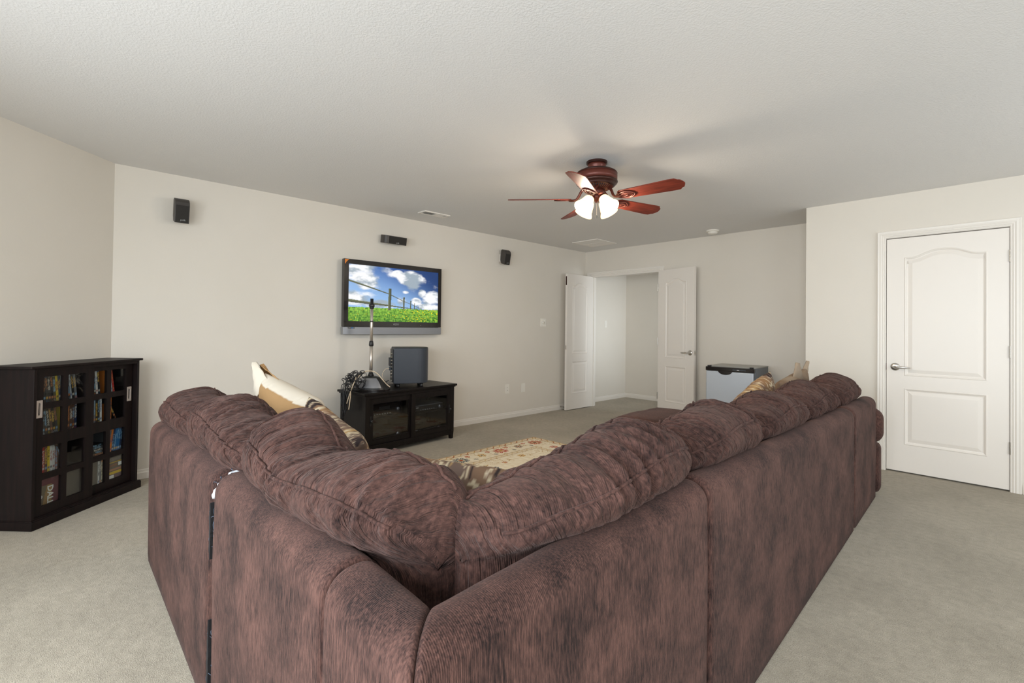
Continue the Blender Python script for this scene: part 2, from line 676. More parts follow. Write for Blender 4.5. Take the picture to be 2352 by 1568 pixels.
def casing(name, x0, x1, top, y, w=0.062):
    """moulded casing round a doorway: mitred profile swept up, across and down; faces -y"""
    prof = [(0, 0), (0, -.010), (.006, -.013), (.012, -.011), (.018, -.0165), (.026, -.0145), (.034, -.019), (.046, -.017), (.056, -.019), (w, -.015), (w, 0)]
    vs, fs = [], []
    n = len(prof)
    for st in range(4):
        for d, dy in prof:
            if st == 0:
                vs.append((x0 - d, y + dy, 0))
            elif st == 1:
                vs.append((x0 - d, y + dy, top + d))
            elif st == 2:
                vs.append((x1 + d, y + dy, top + d))
            else:
                vs.append((x1 + d, y + dy, 0))
    for st in range(3):
        for i in range(n - 1):
            a = st * n + i
            fs.append((a, a + 1, a + n + 1, a + n))
    fs += [tuple(range(n)), tuple(range(3 * n, 4 * n))]
    return struct(MB().add(vs, fs).build(name, 'trim'))


casing('trim_1', DX0, DX1, DZ, YB)
casing('trim_2', CX0 + .004, CX1 - .004, CZ - .004, YC)
j = MB()
j.box(DX0, DX0 + .018, YB, YB + WT, 0, DZ).box(DX1 - .018, DX1, YB, YB + WT, 0, DZ).box(DX0, DX1, YB, YB + WT, DZ - .018, DZ)
j.box(DX0 + .018, DX0 + .030, YB + .05, YB + .085, 0, DZ - .018).box(DX1 - .03, DX1 - .018, YB + .05, YB + .085, 0, DZ - .018)
struct(j.build('trim_3', 'trim'))
j = MB()
j.box(CX0, CX0 + .006, YC, YC + WT, 0, CZ).box(CX1 - .006, CX1, YC, YC + WT, 0, CZ).box(CX0, CX1, YC, YC + WT, CZ - .006, CZ)
j.box(CX0, CX1, YC + .05, YC + WT, 0, CZ)
struct(j.build('trim_4', 'trim'))


# ------------------------------------------------------------------ panelled doors
def bell(v):
    return 1 - (1 - v) ** 1.5


def panel_outline(x0, x1, z0, z1, arch=0.0, n=24):
    """outline counter-clockwise; with arch > 0 the top is a cathedral curve (shoulders at z1, crown at z1+arch)"""
    pts = [(x0, z0), (x1, z0)]
    if arch <= 0:
        return pts + [(x1, z1), (x0, z1)]
    for k in range(n + 1):
        t = k / n
        x = x1 + (x0 - x1) * t
        u = min(max((t - 0.08) / 0.84, 0), 1)
        pts.append((x, z1 + arch * bell(0.5 - 0.5 * cos(2 * pi * u))))
    return pts


def inset(pts, d):
    n = len(pts)
    out = []
    for i in range(n):
        p0, p1, p2 = Vector(pts[i - 1]), Vector(pts[i]), Vector(pts[(i + 1) % n])
        a, c = (p1 - p0).normalized(), (p2 - p1).normalized()
        na, nc = Vector((-a.y, a.x)), Vector((-c.y, c.x))
        m = (na + nc)
        m = m / max(m.length_squared / 2, 0.3)
        out.append(tuple(p1 + m * d))
    return out


def door_slab(name, w, h, parent=None, th=0.035):
    """two-panel moulded door, local x 0..w, front face at y=0 looking to -y, bottom at z=0; returns slab object"""
    s = w / 0.757
    mx = 0.131 * min(1.0, s * 0.92) if s > 0.9 else 0.125
    pans = [panel_outline(mx, w - mx, .232, .722), panel_outline(mx, w - mx, .83, 1.862, .058 if s > .9 else .05)]
    bm = bmesh.new()
    def face(side):
        y = 0.0 if side == 0 else th
        edges = []
        for loop in [[(0, 0), (w, 0), (w, h), (0, h)]] + pans:
            vs = [bm.verts.new((x, y, z)) for x, z in loop]
            edges += [bm.edges.new((vs[i], vs[(i + 1) % len(vs)])) for i in range(len(vs))]
        bmesh.ops.triangle_fill(bm, use_beauty=True, use_dissolve=False, edges=edges)
    face(0)
    face(1)
    me = bpy.data.meshes.new(name)
    bm.to_mesh(me)
    bm.free()
    base = MB()
    base.v = [tuple(v.co) for v in me.vertices]
    base.f = [tuple(p.vertices) for p in me.polygons]
    base.add([(0, 0, 0), (w, 0, 0), (w, 0, h), (0, 0, h), (0, th, 0), (w, th, 0), (w, th, h), (0, th, h)],
             [(0, 1, 5, 4), (3, 7, 6, 2), (0, 4, 7, 3), (1, 2, 6, 5)])
    me2 = bpy.data.meshes.new(name)
    me2.from_pydata(base.v, [], base.f)
    o = link(name, me2, 'door', parent)
    for nm, pn in zip(('lower_panel', 'upper_panel'), pans):
        for side in (0, 1):
            steps = [(0, 0), (.006, -.003), (.012, 0.0), (.018, .006), (.026, .008), (.030, .007), (.052, .002), (.056, .0015)]
            vs, fs = [], []
            n = len(pn)
            for d, dy in steps:
                for x, z in inset(pn, d):
                    vs.append((x, dy if side == 0 else th - dy, z))
            for i in range(len(steps) - 1):
                for k in range(n):
                    k2 = (k + 1) % n
                    fs.append((i * n + k, i * n + k2, (i + 1) * n + k2, (i + 1) * n + k))
            fs.append(tuple((len(steps) - 1) * n + k for k in range(n)))
            if side == 1:
                fs = [tuple(reversed(q)) for q in fs]
            MB().add(vs, fs).build(nm, 'door', o)
    return o


def lever(parent, x, z, direction, y=0.0, out=-1):
    """lever set: rose and lever, on the face at y, lever points along direction (+1/-1 in x)"""
    m = frame3((x, y, z), (-1, 0, 0), (0, 0, 1)) if out > 0 else frame3((x, y, z), (1, 0, 0), (0, 0, 1))
    # local z of m points along out*y
    rose = MB().lathe([(.033, 0), (.033, .004), (.029, .009), (.016, .012)], 28, m).build('handle_rose', 'chrome', parent, smooth=True)
    pts = [(x, y + out * .012, z), (x, y + out * .045, z), (x + direction * .012, y + out * .055, z), (x + direction * .05, y + out * .056, z - .001), (x + direction * .108, y + out * .050, z - .003)]
    MB().tube(catmull(pts, 16), [.010] * 6 + [.0105] * 4 + [.009] * 4 + [.008, .006], 10).build('handle', 'chrome', parent, smooth=True)


def hinge(parent, x, y, z, mat='chrome'):
    h = MB()
    for k in range(5):
        h.lathe([(.0065, z + k * .019), (.0065, z + k * .019 + .018)], 12, Matrix.Translation((x, y, 0)))
    return h.build('hinge', mat, parent, smooth=False)


# closet door (closed)
d1 = struct(door_slab('door_1', 0.757, 2.032))
d1.location = (CX0 + .0105, YC - .003, .014)
lever(d1, .060, .905, +1)
MB().box(-.003, .0, -.001, .02, .875, .935).build('strike_plate', 'bronze', d1)
for z in (.275, 1.018, 1.765):
    hinge(d1, .761, -.004, z)
# left leaf of the double door, opened square into the room
d2 = struct(door_slab('door_2', 0.615, 2.03))
d2.rotation_euler = (0, 0, radians(90))
d2.location = (-4.588, 5.485, .010)
MB().box(-.002, .0005, .008, .028, 1.86, 1.99).build('flush_bolt', 'bronze', d2)
MB().box(-.003, .0005, .008, .028, .90, .96).build('strike_plate', 'chrome', d2)
# right leaf, swung back almost onto the wall
d3 = struct(door_slab('door_3', 0.60, 2.03))
ang3 = radians(-13)
d3.rotation_euler = (0, 0, ang3)
d3.location = (-3.425, 6.058, .010)
lever(d3, .54, .915, -1)
MB().box(.5995, .602, .008, .028, .885, .945).build('latch_plate', 'chrome', d3)
MB().tube([(.602, .018, .915), (.612, .018, .915)], .007, 8).build('latch', 'chrome', d3)
for z in (.25, 1.0, 1.75):
    hinge(d3, -.004, -.004, z)


# ------------------------------------------------------------------ sectional sofa
def nz(x, y, z):
    return noise.noise(Vector((x, y, z)))


def frame_bar(name, x0, x1, h0, h1, parent, mat='sofa', th=0.115, r_end=0.018, seed=0.0, r_out=0.055, r_in=0.05, z0=0.012, bulge=0.006, mitre=0):
    """upholstered back: bar along local x, outer face at y=0, rounded top, slightly puffed ends and faces"""
    prof = []
    for k in range(7):
        prof.append((0.0, z0 + (1 - z0 - .0) * 0.0 + k / 6.0, 'w'))
    ring = []
    def ringpts(h):
        pts = []
        for k in range(15):
            pts.append((0.0, z0 + (h - r_out - z0) * k / 15))
        for k in range(9):
            a = pi / 2 * k / 8
            pts.append((r_out - r_out * cos(a), h - r_out + r_out * sin(a)))
        for k in range(9):
            a = pi / 2 * k / 8
            pts.append((th - r_in + r_in * sin(a), h - r_in + r_in * cos(a)))
        for k in range(6):
            pts.append((th, h - r_in - (h - r_in - .30) * (k + 1) / 6))
        pts.append((th, z0))
        return pts
    L = x1 - x0
    ns = max(12, int(L / 0.035))
    xs = [x0 + d for d in (0, r_end * .12, r_end * .35, r_end * .7, r_end)]
    xs += [x0 + r_end + (L - 2 * r_end) * k / ns for k in range(1, ns)]
    xs += [x1 - d for d in (r_end, r_end * .7, r_end * .35, r_end * .12, 0)]
    vs, fs = [], []
    n = None
    for x in xs:
        t = (x - x0) / L
        h = h0 + (h1 - h0) * t + 0.004 * nz(x * 3, seed, 1.3)
        pts = ringpts(h)
        n = len(pts)
        d = min(x - x0, x1 - x)
        e = 0.0 if d >= r_end else r_end - sqrt(max(r_end ** 2 - (r_end - d) ** 2, 0))
        for i, (y, z) in enumerate(pts):
            a, c = pts[max(i - 1, 0)], pts[min(i + 1, n - 1)]
            nx, nzv = -(c[1] - a[1]), (c[0] - a[0])
            l = sqrt(nx * nx + nzv * nzv) or 1
            nx, nzv = nx / l, nzv / l
            zz = (z - z0) / (h - z0)
            puff = bulge * sin(pi * min(max(t, 0), 1)) ** .4 * sin(pi * min(zz, 1)) + 0.0035 * nz(x * 5, z * 3 + y * 9, seed)
            m = 0.0 if zz < .02 else puff
            yy = y + nx * (m - e)
            xx = x
            if mitre < 0:
                xx += max(yy, 0) * max(0.0, 1 - (x - x0) / .30)
            elif mitre > 0:
                xx -= max(yy, 0) * max(0.0, 1 - (x1 - x) / .30)
            vs.append((xx, yy, max(z + nzv * (m - e), z0)))
    for s in range(len(xs) - 1):
        for i in range(n):
            i2 = (i + 1) % n
            fs.append((s * n + i, (s + 1) * n + i, (s + 1) * n + i2, s * n + i2))
    fs.append(tuple(range(n)))
    fs.append(tuple((len(xs) - 1) * n + i for i in reversed(range(n))))
    return MB().add(vs, fs).build(name, mat, parent, smooth=True)


def soft_box(name, x0, x1, y0, y1, z0, z1, parent, mat='sofa', r=0.05, puff=0.015, seed=0.0, res=14):
    """upholstered block with rounded edges and a crowned top"""
    bm = bmesh.new()
    bmesh.ops.create_cube(bm, size=2)
    bmesh.ops.subdivide_edges(bm, edges=bm.edges, cuts=res, use_grid_fill=True)
    sx, sy, sz = (x1 - x0) / 2, (y1 - y0) / 2, (z1 - z0) / 2
    c = Vector(((x0 + x1) / 2, (y0 + y1) / 2, (z0 + z1) / 2))
    r = min(r, sz * .98, sx * .98, sy * .98)
    for v in bm.verts:
        # denser rows near the edges
        q = Vector([math.copysign(abs(k) ** 0.6, k) for k in v.co])
        P = Vector((q.x * sx, q.y * sy, q.z * sz))
        core = Vector((max(-sx + r, min(sx - r, P.x)), max(-sy + r, min(sy - r, P.y)), max(-sz + r, min(sz - r, P.z))))
        d = P - core
        if d.length > 1e-9:
            d = d.normalized() * r
        P = core + d
        if P.z > 0:
            P.z += puff * max(0, 1 - q.x ** 4) * max(0, 1 - q.y ** 4)
        P += Vector((0, 0, 1)) * 0.006 * nz(P.x * 5, P.y * 5, seed + 4)
        v.co = P + c
    me = bpy.data.meshes.new(name)
    bmesh.ops.recalc_face_normals(bm, faces=bm.faces)
    bm.to_mesh(me)
    bm.free()
    return link(name, me, mat, parent, True)


RPROF = [(.135, .46), (.140, .62), (.128, .745), (.080, .795), (.060, .85), (.075, .905), (.115, .942), (.190, .965), (.265, .955),
         (.325, .90), (.370, .78), (.390, .64), (.380, .50), (.32, .462), (.22, .456)]


def back_cushion(name, label, group, root_loc, root_rz, L, Fh, tops, seed, depth=1.0, y_off=0.0, lean=None, mat='cush', wr=1.0, NS=110, NR=110, endp=2.5, bulge=.035):
    """loose back cushion; local x along the sofa back (0..L), y into the room, z absolute height"""
    t = thing(name, label, 'cushion', root_loc, root_rz, group)
    base = catmull([(a, b, 0) for a, b in RPROF], NR, True)
    base = [(q.x, q.y) for q in base]
    yc, zc = .225, .72
    back_seam = min(range(NR), key=lambda i: (base[i][0] - .073) ** 2 + (base[i][1] - .900) ** 2)
    front_seam = min(range(NR), key=lambda i: (base[i][0] - .270) ** 2 + (base[i][1] - .953) ** 2)

    def surf(s, i, off=0.0):
        tt_ = 2 * s - 1
        y, z = base[i]
        ztop = lerp_list(tops, s)
        F0 = Fh[0] + (Fh[1] - Fh[0]) * s
        k = max(1 - abs(tt_) ** endp, 0) ** .48
        kz = k ** 0.75
        ky = max(1 - abs(tt_) ** (endp * 1.7), 0) ** .5
        y = yc + (y - yc) * (0.15 + .85 * ky) * depth
        zz = zc + (z - zc) * ((0.12 + .88 * kz) if z > zc else (.62 + .38 * kz))
        if zz > .78:
            zz = F0 + (zz - .78) * (ztop - F0) / (.965 - .78)
        else:
            zz = .45 + (zz - .45) * (F0 - .45) / .33
        y -= bulge * max(1 - abs(tt_) ** 4, 0)
        if lean:
            y += lerp_list(lean, s)
        x = s * L
        dy, dz = y - yc, (zz - zc)
        l = sqrt(dy * dy + dz * dz) or 1
        u = i / NR
        us, uf = back_seam / NR, front_seam / NR
        db, df = abs(u - us), abs(u - uf)
        # gathers: ridges that run round the section, strongest next to the seams
        w = 0.30 + 1.0 * exp(-(db / .10) ** 2) + 0.6 * exp(-(df / .07) ** 2)
        warp = 0.6 * nz(x * 4, u * 5, seed + 9)
        g = nz((x + (u - us) * .22 * nz(x * 3, seed, 2.0)) * 17 + warp, u * 3.2 + seed, seed)
        g2 = nz(x * 38 + warp * 3, u * 5.0, seed + 5)
        mask = 0.25 + 0.75 * max(0, nz(x * 5.0, u * 2.5, seed + 31) + .45)
        disp = wr * (0.028 * (.7 - 2.2 * abs(g)) + 0.012 * g2) * w * mask * min(1, k * 1.3)
        disp += 0.022 * nz(x * 4.2, u * 4.5, seed + 17)
        disp -= 0.006 * exp(-(db / .008) ** 2) + 0.005 * exp(-(df / .008) ** 2)
        # little ears where the seams meet the end panels
        ear = exp(-((abs(tt_) - .93) / .05) ** 2)
        disp += 0.020 * ear * (exp(-(db / .03) ** 2) + exp(-(df / .03) ** 2))
        disp += off
        return Vector((x, y + y_off + dy / l * disp, zz + dz / l * disp))

    vs, fs = [], []
    for a in range(NS + 1):
        s = 0.5 - 0.5 * cos(pi * a / NS)
        s = 0.35 * (a / NS) + 0.65 * s
        s = min(max(s, 0.0), 1.0)
        for i in range(NR):
            vs.append(surf(s, i))
    for a in range(NS):
        for i in range(NR):
            i2 = (i + 1) % NR
            fs.append((a * NR + i, (a + 1) * NR + i, (a + 1) * NR + i2, a * NR + i2))
    fs.append(tuple(range(NR)))
    fs.append(tuple(NS * NR + i for i in reversed(range(NR))))
    co = MB().add(vs, fs).build('cover', mat, t, smooth=True)
    rib = [0.0] * ((NS + 1) * NR)
    for a in range(1, NS + 1):
        for i in range(NR):
            rib[a * NR + i] = rib[(a - 1) * NR + i] + (vs[a * NR + i] - vs[(a - 1) * NR + i]).length
    at = co.data.attributes.new('rib', 'FLOAT', 'POINT')
    at.data.foreach_set('value', rib)
    for nm, i in (('back_seam', back_seam), ('front_seam', front_seam)):
        pts = [surf(.035 + .93 * q / 60, i, 0.003) for q in range(61)]
        MB().tube(pts, 0.0042, 6).build(nm, mat, t, smooth=True)
    return t


RZR = radians(92.03)          # right-hand run: local x runs away along the room, y into the room
RO = (-0.566, 0.355, 0)
LO = (-0.566, 0.355, 0)       # left-hand run: local x negative towards the left wall

# corner unit
t = thing('corner_sofa_unit', 'brown chenille corner unit of the sectional, nearest the camera, joining both runs', 'sofa', RO, 0)
fb = frame_bar('back_frame', 0.0, 1.005, .768, .785, t, r_end=.022, seed=1, mitre=-1)
fb.rotation_euler = (0, 0, RZR)
frame_bar('back_panel', -.297, .0, .775, .768, t, r_end=.016, seed=2, mitre=1)
frame_bar('back_panel', -1.122, -.302, .760, .777, t, r_end=.014, seed=3)
sb = soft_box('seat_base', -1.12, -.14, .14, 1.0, .02, .30, t, r=.03, puff=0, seed=1)
soft_box('seat_cushion', -1.11, -.15, .155, 1.02, .30, .45, t, mat='cush', seed=2)
# loveseat
t = thing('loveseat_sofa_unit', 'brown chenille left run of the sectional with a torn seam beside the corner unit', 'sofa', LO, 0)
love = t
frame_bar('back_frame', -2.535, -1.150, .715, .757, t, r_end=.055, seed=4)
soft_box('seat_base', -2.50, -1.15, .14, .98, .02, .30, t, r=.03, puff=0, seed=3)
for k in range(2):
    soft_box('seat_cushion', -2.50 + .675 * k, -1.83 + .675 * k, .155, 1.02, .30, .45, t, mat='cush', seed=4 + k)
# torn joint: dark lining, white batting that shows over the top, frayed threads
m = MB()
m.box(-1.158, -1.114, .020, .105, .02, .69)
Rj = random.Random(8)
for za, zb_ in ((.50, .672), (.015, .315)):
    nzs = 22
    lft, rgt = [], []
    for q in range(nzs + 1):
        z_ = za + (zb_ - za) * q / nzs
        fade = min(1, 3 * min(q + .6, nzs - q + .6) / nzs)
        lft.append((-1.1375 - (.005 + .012 * Rj.random()) * fade, z_))
        rgt.append((-1.1335 + (.002 + .004 * Rj.random()) * fade, z_))
    m.prism(rgt + lft[::-1], -.0065, .02, 'y')
m.build('torn_lining', 'lining', t)
path = [(-1.136, .008, .684), (-1.136, .010, .70), (-1.136, .022, .722), (-1.137, .048, .744), (-1.137, .08, .752), (-1.137, .115, .750), (-1.138, .135, .742)]
path = catmull(path, 40)
bt = MB().tube(path, [max(.0085 + .006 * nz(i * .35, 0, 5), .002) for i in range(40)], 10)
bt.v = [(x + .004 * nz(x * 60, y * 60, z * 60), y + .004 * nz(y * 70, z * 60, 3), z + .004 * nz(z * 70, x * 50, 9)) for x, y, z in bt.v]
bt.build('batting', 'batting', t, smooth=True)
m = MB()
R2 = random.Random(3)
for k in range(46):
    if k < 16:
        z, y = R2.uniform(.52, .70), .004
    elif k < 26:
        q = path[R2.randrange(6, 38)]
        z, y = q.z + .012, q.y
    else:
        z, y = R2.uniform(.02, .30), .004
    x = -1.136 + R2.choice((-.018, .016))
    L = R2.uniform(.01, .035)
    a = R2.uniform(-1, 1)
    p0 = Vector((x, y, z))
    p2 = p0 + Vector((a * L * .8, -R2.uniform(.002, .008), -L * R2.uniform(-.3, 1)))
    m.tube(catmull([p0, (p0 + p2) / 2 + Vector((R2.uniform(-.006, .006), -.004, .004)), p2], 6), R2.uniform(.0006, .0013), 4)
o = m.build('frayed_threads', 'thread', t)
o['kind'] = 'stuff'
# three seater
t = thing('three_seater_sofa_unit', 'brown chenille three seat middle unit of the right run of the sectional', 'sofa', RO, RZR)
frame_bar('back_frame', 1.013, 3.205, .787, .748, t, r_end=.026, seed=5)
soft_box('seat_base', 1.013, 3.205, .14, .98, .02, .30, t, r=.03, puff=0, seed=7)
for k in range(3):
    soft_box('seat_cushion', 1.02 + .728 * k, 1.74 + .728 * k, .155, 1.02, .30, .45, t, mat='cush', seed=8 + k)
# chaise
t = thing('chaise_sofa_unit', 'brown chenille chaise end of the sectional in front of the white closet door', 'sofa', RO, RZR)
frame_bar('back_frame', 3.213, 4.06, .752, .742, t, r_end=.035, seed=6)
soft_box('seat_base', 3.22, 4.05, .14, 1.74, .02, .30, t, r=.03, puff=0, seed=12)
soft_box('seat_cushion', 3.22, 4.05, .155, 1.78, .30, .455, t, mat='cush', r=.065, seed=13, puff=.03)
soft_box('arm', 4.06, 4.20, -.018, .98, .02, .40, t, r=.05, puff=0, seed=14)
soft_box('arm_pad', 4.05, 4.225, -.034, 1.0, .385, .655, t, mat='cush', r=.085, seed=15, puff=.0)

gr = 'loose back cushions along the sectional'
LZ = 0.0
def left_cushion(x0, x1, label, seed, Fh, tops, **kw):
    return back_cushion('back_cushion', label, gr, (LO[0] + x0, LO[1], 0), radians(kw.pop('rot', 0)), x1 - x0, Fh, tops, seed, **kw)
def right_cushion(x0, x1, label, seed, Fh, tops, **kw):
    a = RZR + radians(kw.pop('rot', 0))
    ox = RO[0] + cos(RZR) * x0
    oy = RO[1] + sin(RZR) * x0
    return back_cushion('back_cushion', label, gr, (ox, oy, 0), a, x1 - x0, Fh, tops, seed, **kw)


left_cushion(-2.53, -1.79, 'plump brown back cushion at the far left end of the sofa, nearest the disc cabinet', 1.0, (.715, .735),
             [(0, .83), (.3, .895), (.7, .875), (1, .83)])
left_cushion(-1.80, -1.045, 'wrinkled brown back cushion second from the left end, in front of the tan pillow', 2.0, (.732, .752),
             [(0, .87), (.22, .945), (.6, .90), (1, .86)])
left_cushion(-1.06, -.255, 'large creased brown back cushion just left of the sofa corner, beside the torn seam', 3.0, (.764, .77),
             [(0, .93), (.12, .975), (.42, .885), (.72, .915), (.9, .92), (1, .88)], NS=150, NR=130, lean=[(0, -.0), (.5, .0), (1, .03)], endp=4.4)
right_cushion(.275, 1.045, 'large brown back cushion just right of the sofa corner, with a raised seam', 4.0, (.772, .785),
              [(0, .86), (.2, .885), (.78, .95), (1, .91)], NS=150, NR=130, lean=[(0, .03), (.4, .0), (1, .0)], endp=4.5)
right_cushion(1.04, 1.755, 'brown back cushion second from the sofa corner along the right run', 5.0, (.785, .77),
              [(0, .89), (.6, .945), (1, .88)], lean=[(0, .01), (1, .01)])
right_cushion(1.755, 2.455, 'brown back cushion in front of the floral pillow on the right run', 6.0, (.77, .758),
              [(0, .87), (.5, .925), (1, .87)], lean=[(0, .02), (1, .02)])
right_cushion(2.46, 3.20, 'brown back cushion in front of the taupe pillow on the right run', 7.0, (.758, .75),
              [(0, .87), (.5, .925), (1, .87)], lean=[(0, .02), (1, .02)])
right_cushion(3.21, 3.96, 'last brown back cushion on the chaise, nearest the closet door', 8.0, (.75, .745),
              [(0, .87), (.5, .92), (1, .86)], lean=[(0, .02), (1, .02)])


# ------------------------------------------------------------------ vertex-coloured print helpers
def set_cols(me, cols):
    ca = me.color_attributes.new('Col', 'FLOAT_COLOR', 'POINT')
    flat = []
    for c in cols:
        flat += [c[0], c[1], c[2], 1.0]
    ca.data.foreach_set('color', flat)


def mixc(a, b, t):
    t = min(max(t, 0.0), 1.0)
    return tuple(a[i] + (b[i] - a[i]) * t for i in range(3))


def sstep(a, b, x):
    t = min(max((x - a) / (b - a), 0.0), 1.0)
    return t * t * (3 - 2 * t)


def fbm(x, y, z, o=5):
    return noise.fractal(Vector((x, y, z)), 0.9, 2.1, o)


# ------------------------------------------------------------------ television
def picture(u, v):
    """a meadow with a rail fence under a blue sky with clouds; u right, v up, 0..1"""
    if v > .25 + .012 * nz(u * 40, 0, 1):
        sky = mixc(lin(150, 190, 235), lin(44, 92, 168), sstep(.3, 1.0, v * .75 + u * .3))
        sky = mixc(sky, lin(24, 58, 112), sstep(.55, 1.1, u * .7 + v * .45))
        c = fbm(u * 3.1 + .3, v * 4.2, 1.7, 6) + .35 * fbm(u * 9, v * 11, 4.0, 4)
        m = 0.0
        for cx, cy, rx, ry in ((.12, .82, .20, .26), (.68, .78, .17, .22), (.05, .40, .26, .16), (.57, .40, .10, .14), (.93, .47, .13, .17), (.80, .58, .06, .10), (.60, .57, .05, .05), (.72, .40, .08, .08), (.92, .31, .16, .08), (.3, .33, .25, .09), (.52, .93, .06, .05)):
            d = ((u - cx) / rx) ** 2 + ((v - cy) / ry) ** 2
            m = max(m, 1.15 - d)
        k = sstep(.12, .85, m + .8 * c)
        shade = mixc(lin(250, 251, 253), lin(158, 172, 184), sstep(-.1, .5, fbm(u * 5, v * 6 + .25, 7, 4) + .15))
        return mixc(sky, shade, k)
    g = nz(u * 90, v * 28, 2) * .5 + nz(u * 30, v * 40, 6) * .5
    c = mixc(lin(44, 108, 22), lin(150, 202, 70), .45 + g * 1.3 + (v - .12) * 1.6)
    f = nz(u * 46, v * 80, 11)
    dens = sstep(.25, .9, u) * .25 + .02
    if f > .62 - dens:
        c = lin(246, 220, 20)
    return c


def fence(u, v):
    dark, lite = lin(62, 66, 48), lin(112, 118, 88)
    for pu, top, bot, w in ((.425, .615, .21, .0155), (.585, .466, .235, .0085), (.665, .408, .24, .0062), (.710, .365, .245, .0045), (.742, .338, .25, .0034), (.765, .318, .25, .0028), (.783, .302, .25, .0024), (.80, .288, .25, .002)):
        if abs(u - pu - (v - bot) * .015) < w and bot < v < top:
            return mixc(dark, lite, .5 - (u - pu) / w * .5)
    def rail(pts, w0, w1):
        for (a, va), (b, vb) in zip(pts, pts[1:]):
            if a <= u <= b:
                c = va + (vb - va) * (u - a) / (b - a)
                w = w0 + (w1 - w0) * u / .8
                if abs(v - c) < w:
                    return (v - c) / w
        return None
    r = rail([(0, .715), (.2, .622), (.42, .515), (.585, .392), (.80, .262)], .017, .002)
    if r is None:
        r = rail([(0, .362), (.2, .33), (.42, .30), (.585, .272), (.80, .252)], .026, .002)
    if r is not None:
        return mixc(dark, lite, .5 + .5 * r)
    return None


tv = thing('flat_television', 'wall-mounted flat television showing a fence, meadow and cloudy sky', 'television', (XT + .105, 2.075, 1.134), radians(90))
# local x right, y into the wall, z up
TW, TH = 1.178, .765
b = MB().box(.02, TW - .02, .018, .09, .02, TH - .02)
b.build('back_case', 'black', tv, .008)
o = MB()
bz0, bz1, bx0, bx1 = .082, TH, 0, TW
sx0, sx1, sz0, sz1 = .048, TW - .042, .137, TH - .048
o.box(bx0, sx0, 0, .05, bz0, bz1).box(sx1, bx1, 0, .05, bz0, bz1).box(sx0, sx1, 0, .05, sz1, bz1).box(sx0, sx1, 0, .05, bz0, sz0)
bez = o.build('bezel', 'gloss', tv)
MB().add([(.006, -.0008, TH - .055), (.006, -.0008, TH - .004), (.052, -.0008, TH - .004), (.03, -.0008, TH - .022)], [(0, 3, 2, 1)]).build('corner_sticker', 'orange', bez)
bar = MB().box(-.004, TW + .002, -.003, .06, 0, .079).build('speaker_bar', 'silver', tv, .004)
MB().box(.045, .118, -.0045, -.003, .062, .074).build('badge', 'black', bar)
MB().box(.080, .100, -.0052, -.0045, .064, .072).build('badge_mark', 'blueprint', bar)
MB().box(.050, .076, -.0052, -.0045, .066, .070).build('badge_mark', 'greyprint', bar)
MB().box(.103, .114, -.0052, -.0045, .066, .070).build('badge_mark', 'greyprint', bar)
text('brand_lettering', 'VIZIO', .028, 'greyprint', bez, frame3((TW * .5, -.0003, .109), (1, 0, 0), (0, 0, 1)), .0005)
MB().box(.90, .906, -.001, 0, .10, .106).build('indicator', 'greyprint', bez)
NX, NZ = 300, 168
vs, fs, cs = [], [], []
for jz in range(NZ + 1):
    for ix in range(NX + 1):
        u, v = ix / NX, jz / NZ
        vs.append((sx0 + (sx1 - sx0) * u, .006, sz0 + (sz1 - sz0) * v))
        cs.append(fence(u, v) or picture(u, v))
for jz in range(NZ):
    for ix in range(NX):
        a = jz * (NX + 1) + ix
        fs.append((a, a + 1, a + NX + 2, a + NX + 1))
me = bpy.data.meshes.new('screen')
me.from_pydata(vs, [], fs)
set_cols(me, cs)
link('screen', me, 'screen', tv)

# ------------------------------------------------------------------ wall speakers
def wall_speaker(label, y, z, tilt, turn=0.0):
    """small satellite speaker with a curved top on a wall bracket; y,z = centre"""
    t = thing('wall_speaker', label, 'speaker', (XT, y, z), radians(90), 'satellite speakers on the wall')
    Lx, Lz, D = .098, .195, .105
    rot = Matrix.Translation((0, -.085, 0)) @ Matrix.Rotation(radians(turn), 4, 'Y') @ Matrix.Rotation(radians(tilt), 4, 'X')
    prof = [(-.035, -Lz / 2 + .03), (-.055, -Lz / 2)]
    side = [(.045, .085), (.04, -.04), (.018, -.085), (-.048, -.0975), (-.052, .045), (-.045, .068), (-.028, .086), (-.005, .096), (.03, .0975)]
    MB().prism([(a, c) for a, c in side], -Lx / 2, Lx / 2, 'x', rot).build('cabinet', 'spk', t, .003)
    fpts = [(-.0505, -.092), (-.0535, .044), (-.047, .066), (-.049, .044), (-.047, -.09)]
    MB().prism([(-.0475, -.093), (-.0515, -.093), (-.0555, .042), (-.0515, .044)], -Lx / 2 + .006, Lx / 2 - .006, 'x', rot).build('grille', 'spkfront', t)
    tm = rot @ frame3((0.006 if turn == 0 else .0, -.0525, -.072), (1, 0, 0), (0, -.03, 1))
    if turn:
        tm = rot @ frame3((.03, -.0525, .0), (0, 0, -1), (1, 0, 0))
    text('brand_lettering', 'polk', .02, 'greyprint', t, tm, .0006)
    MB().box(-.016, .016, -.075, -.018, -.012, .022).build('bracket', 'black', t, .002)
    MB().box(-.03, .03, -.018, -.002, -.055, .045).build('wall_plate', 'trim', t, .002)
    return t


wall_speaker('black satellite speaker high on the wall, nearest the left corner', .712, 2.135, 9)
wall_speaker('black satellite speaker high on the wall, right of the television', 4.285, 2.155, 9)
